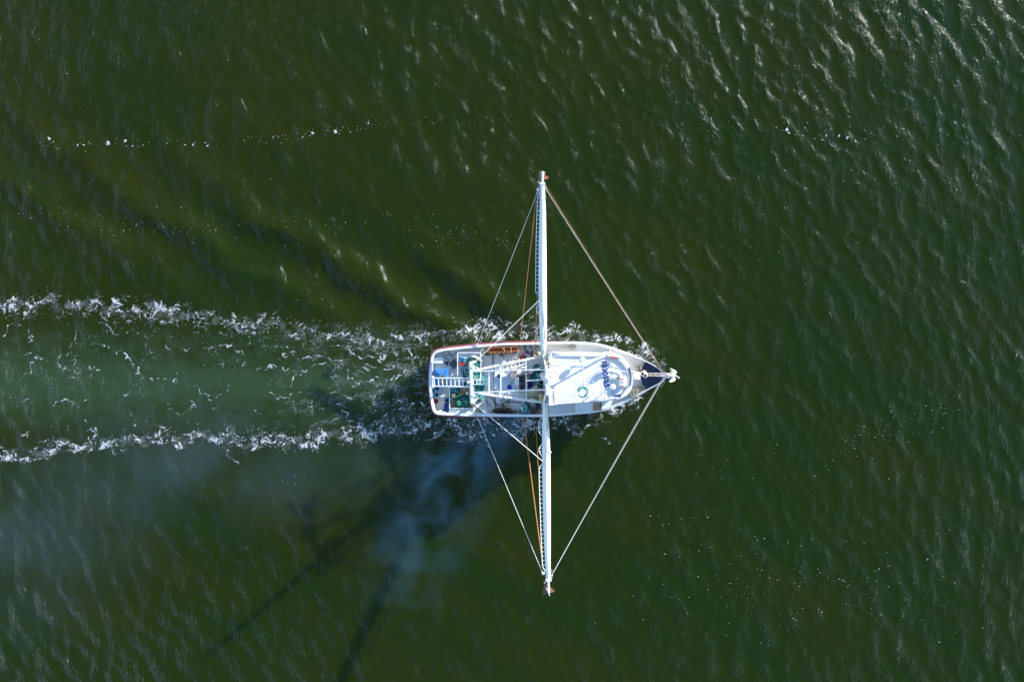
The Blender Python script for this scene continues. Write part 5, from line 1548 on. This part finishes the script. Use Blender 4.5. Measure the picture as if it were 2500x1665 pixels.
# ================================================================== EXHAUST SMOKE
def smoke_body(name, path, dens, colr, label, nscale, cut, seed):
    """path: (x px, y px, height, radius along, radius up); a soft closed tube that holds the drifting smoke"""
    P_ = [W(a, b, h) for a, b, h, *_ in path]
    RR = [(r1, r2) for *_, r1, r2 in path]
    P_s = curve_pts(P_, 5)
    R1 = np.interp(np.linspace(0, 1, len(P_s)), np.linspace(0, 1, len(RR)), [q[0] for q in RR])
    R2 = np.interp(np.linspace(0, 1, len(P_s)), np.linspace(0, 1, len(RR)), [q[1] for q in RR])
    k = MB()
    rings = []
    n = 20
    for i, p in enumerate(P_s):
        a, b = P_s[max(0, i - 1)], P_s[min(len(P_s) - 1, i + 1)]
        t = (b - a).normalized()
        u = Vector((-t.y, t.x, 0)).normalized()
        w = t.cross(u)
        rings.append([p + u * math.cos(q) * R1[i] + w * math.sin(q) * R2[i] for q in np.linspace(0, 2 * math.pi, n, endpoint=False)])
    k.loft(rings, closed=True, capa=True, capb=True)
    m = bpy.data.materials.new(name)
    m.use_nodes = True
    N, L = m.node_tree.nodes, m.node_tree.links
    for x in list(N):
        if x.type != 'OUTPUT_MATERIAL': N.remove(x)
    out = [x for x in N if x.type == 'OUTPUT_MATERIAL'][0]
    pv = N.new("ShaderNodeVolumePrincipled")
    pv.inputs["Color"].default_value = (*colr, 1)
    pv.inputs["Anisotropy"].default_value = 0.0
    L.new(pv.outputs[0], out.inputs["Volume"])
    ob = k.build(name, m)
    tag(ob, label, "smoke", kind="stuff")
    # density: noise wisps times a soft fall-off from the plume's centre line, built from the path's own points
    tc = N.new("ShaderNodeTexCoord")
    best = None
    sp = P_
    for i, p in enumerate(sp):
        sub = N.new("ShaderNodeVectorMath"); sub.operation = 'SUBTRACT'; sub.inputs[1].default_value = p
        L.new(tc.outputs["Object"], sub.inputs[0])
        dv = N.new("ShaderNodeVectorMath"); dv.operation = 'DIVIDE'
        dv.inputs[1].default_value = (RR[i][0], RR[i][0], RR[i][1])
        L.new(sub.outputs[0], dv.inputs[0])
        ln = N.new("ShaderNodeVectorMath"); ln.operation = 'LENGTH'
        L.new(dv.outputs[0], ln.inputs[0])
        mr = N.new("ShaderNodeMapRange"); mr.interpolation_type = 'SMOOTHSTEP'
        mr.inputs["From Min"].default_value = -0.25; mr.inputs["From Max"].default_value = 0.98
        mr.inputs["To Min"].default_value = dens[i]; mr.inputs["To Max"].default_value = 0.0
        L.new(ln.outputs["Value"], mr.inputs["Value"])
        if best is None: best = mr.outputs[0]
        else:
            mx = N.new("ShaderNodeMath"); mx.operation = 'ADD'
            L.new(best, mx.inputs[0]); L.new(mr.outputs[0], mx.inputs[1]); best = mx.outputs[0]
    nz = N.new("ShaderNodeTexNoise"); nz.inputs["Scale"].default_value = nscale; nz.inputs["Detail"].default_value = 5
    nz.inputs["Roughness"].default_value = 0.55; nz.inputs["Distortion"].default_value = 0.35
    mp = N.new("ShaderNodeMapping"); mp.inputs["Location"].default_value = (seed, seed * 2.3, 0)
    mp.inputs["Scale"].default_value = (1, 1, 0.6)
    L.new(tc.outputs["Object"], mp.inputs[0]); L.new(mp.outputs[0], nz.inputs["Vector"])
    nr = N.new("ShaderNodeMapRange"); nr.inputs["From Min"].default_value = cut; nr.inputs["From Max"].default_value = cut + 0.34
    L.new(nz.outputs["Fac"], nr.inputs["Value"])
    mu = N.new("ShaderNodeMath"); mu.operation = 'MULTIPLY'
    L.new(best, mu.inputs[0]); L.new(nr.outputs[0], mu.inputs[1])
    L.new(mu.outputs[0], pv.inputs["Density"])
    return ob
smoke_body("exhaust_smoke", [(1285, 992, 2.6, 1.0, .8), (1250, 1030, 2.6, 2.2, 1.2), (1190, 1070, 2.6, 3.4, 1.6), (1120, 1130, 2.6, 4.6, 1.9), (1080, 1210, 2.8, 5.4, 2.0), (1030, 1300, 3.0, 6.0, 2.2), (1000, 1390, 3.0, 5.6, 2.2), (990, 1480, 3.0, 4.4, 2.0)],
           [.42, .30, .27, .24, .10, .085, .05, .015], (.18, .45, .78), "pale blue exhaust smoke drifting from the starboard side over the boat's shadow", 0.36, .40, 3.0)
smoke_body("exhaust_smoke_trail", [(1060, 1120, 2.6, 4.5, 1.6), (900, 1120, 2.8, 6.5, 2.2), (740, 1130, 3.0, 7.6, 2.4), (560, 1125, 3.0, 8.2, 2.5), (400, 1120, 3.0, 8.8, 2.5), (240, 1200, 3.0, 10.5, 2.6), (60, 1290, 3.0, 12.5, 2.8), (-100, 1340, 3.0, 12.0, 2.6)],
           [.014, .020, .023, .023, .020, .017, .020, .018], (.30, .53, .80), "thin grey smoke trail spreading astern over the starboard wake", 0.16, .32, 8.0)
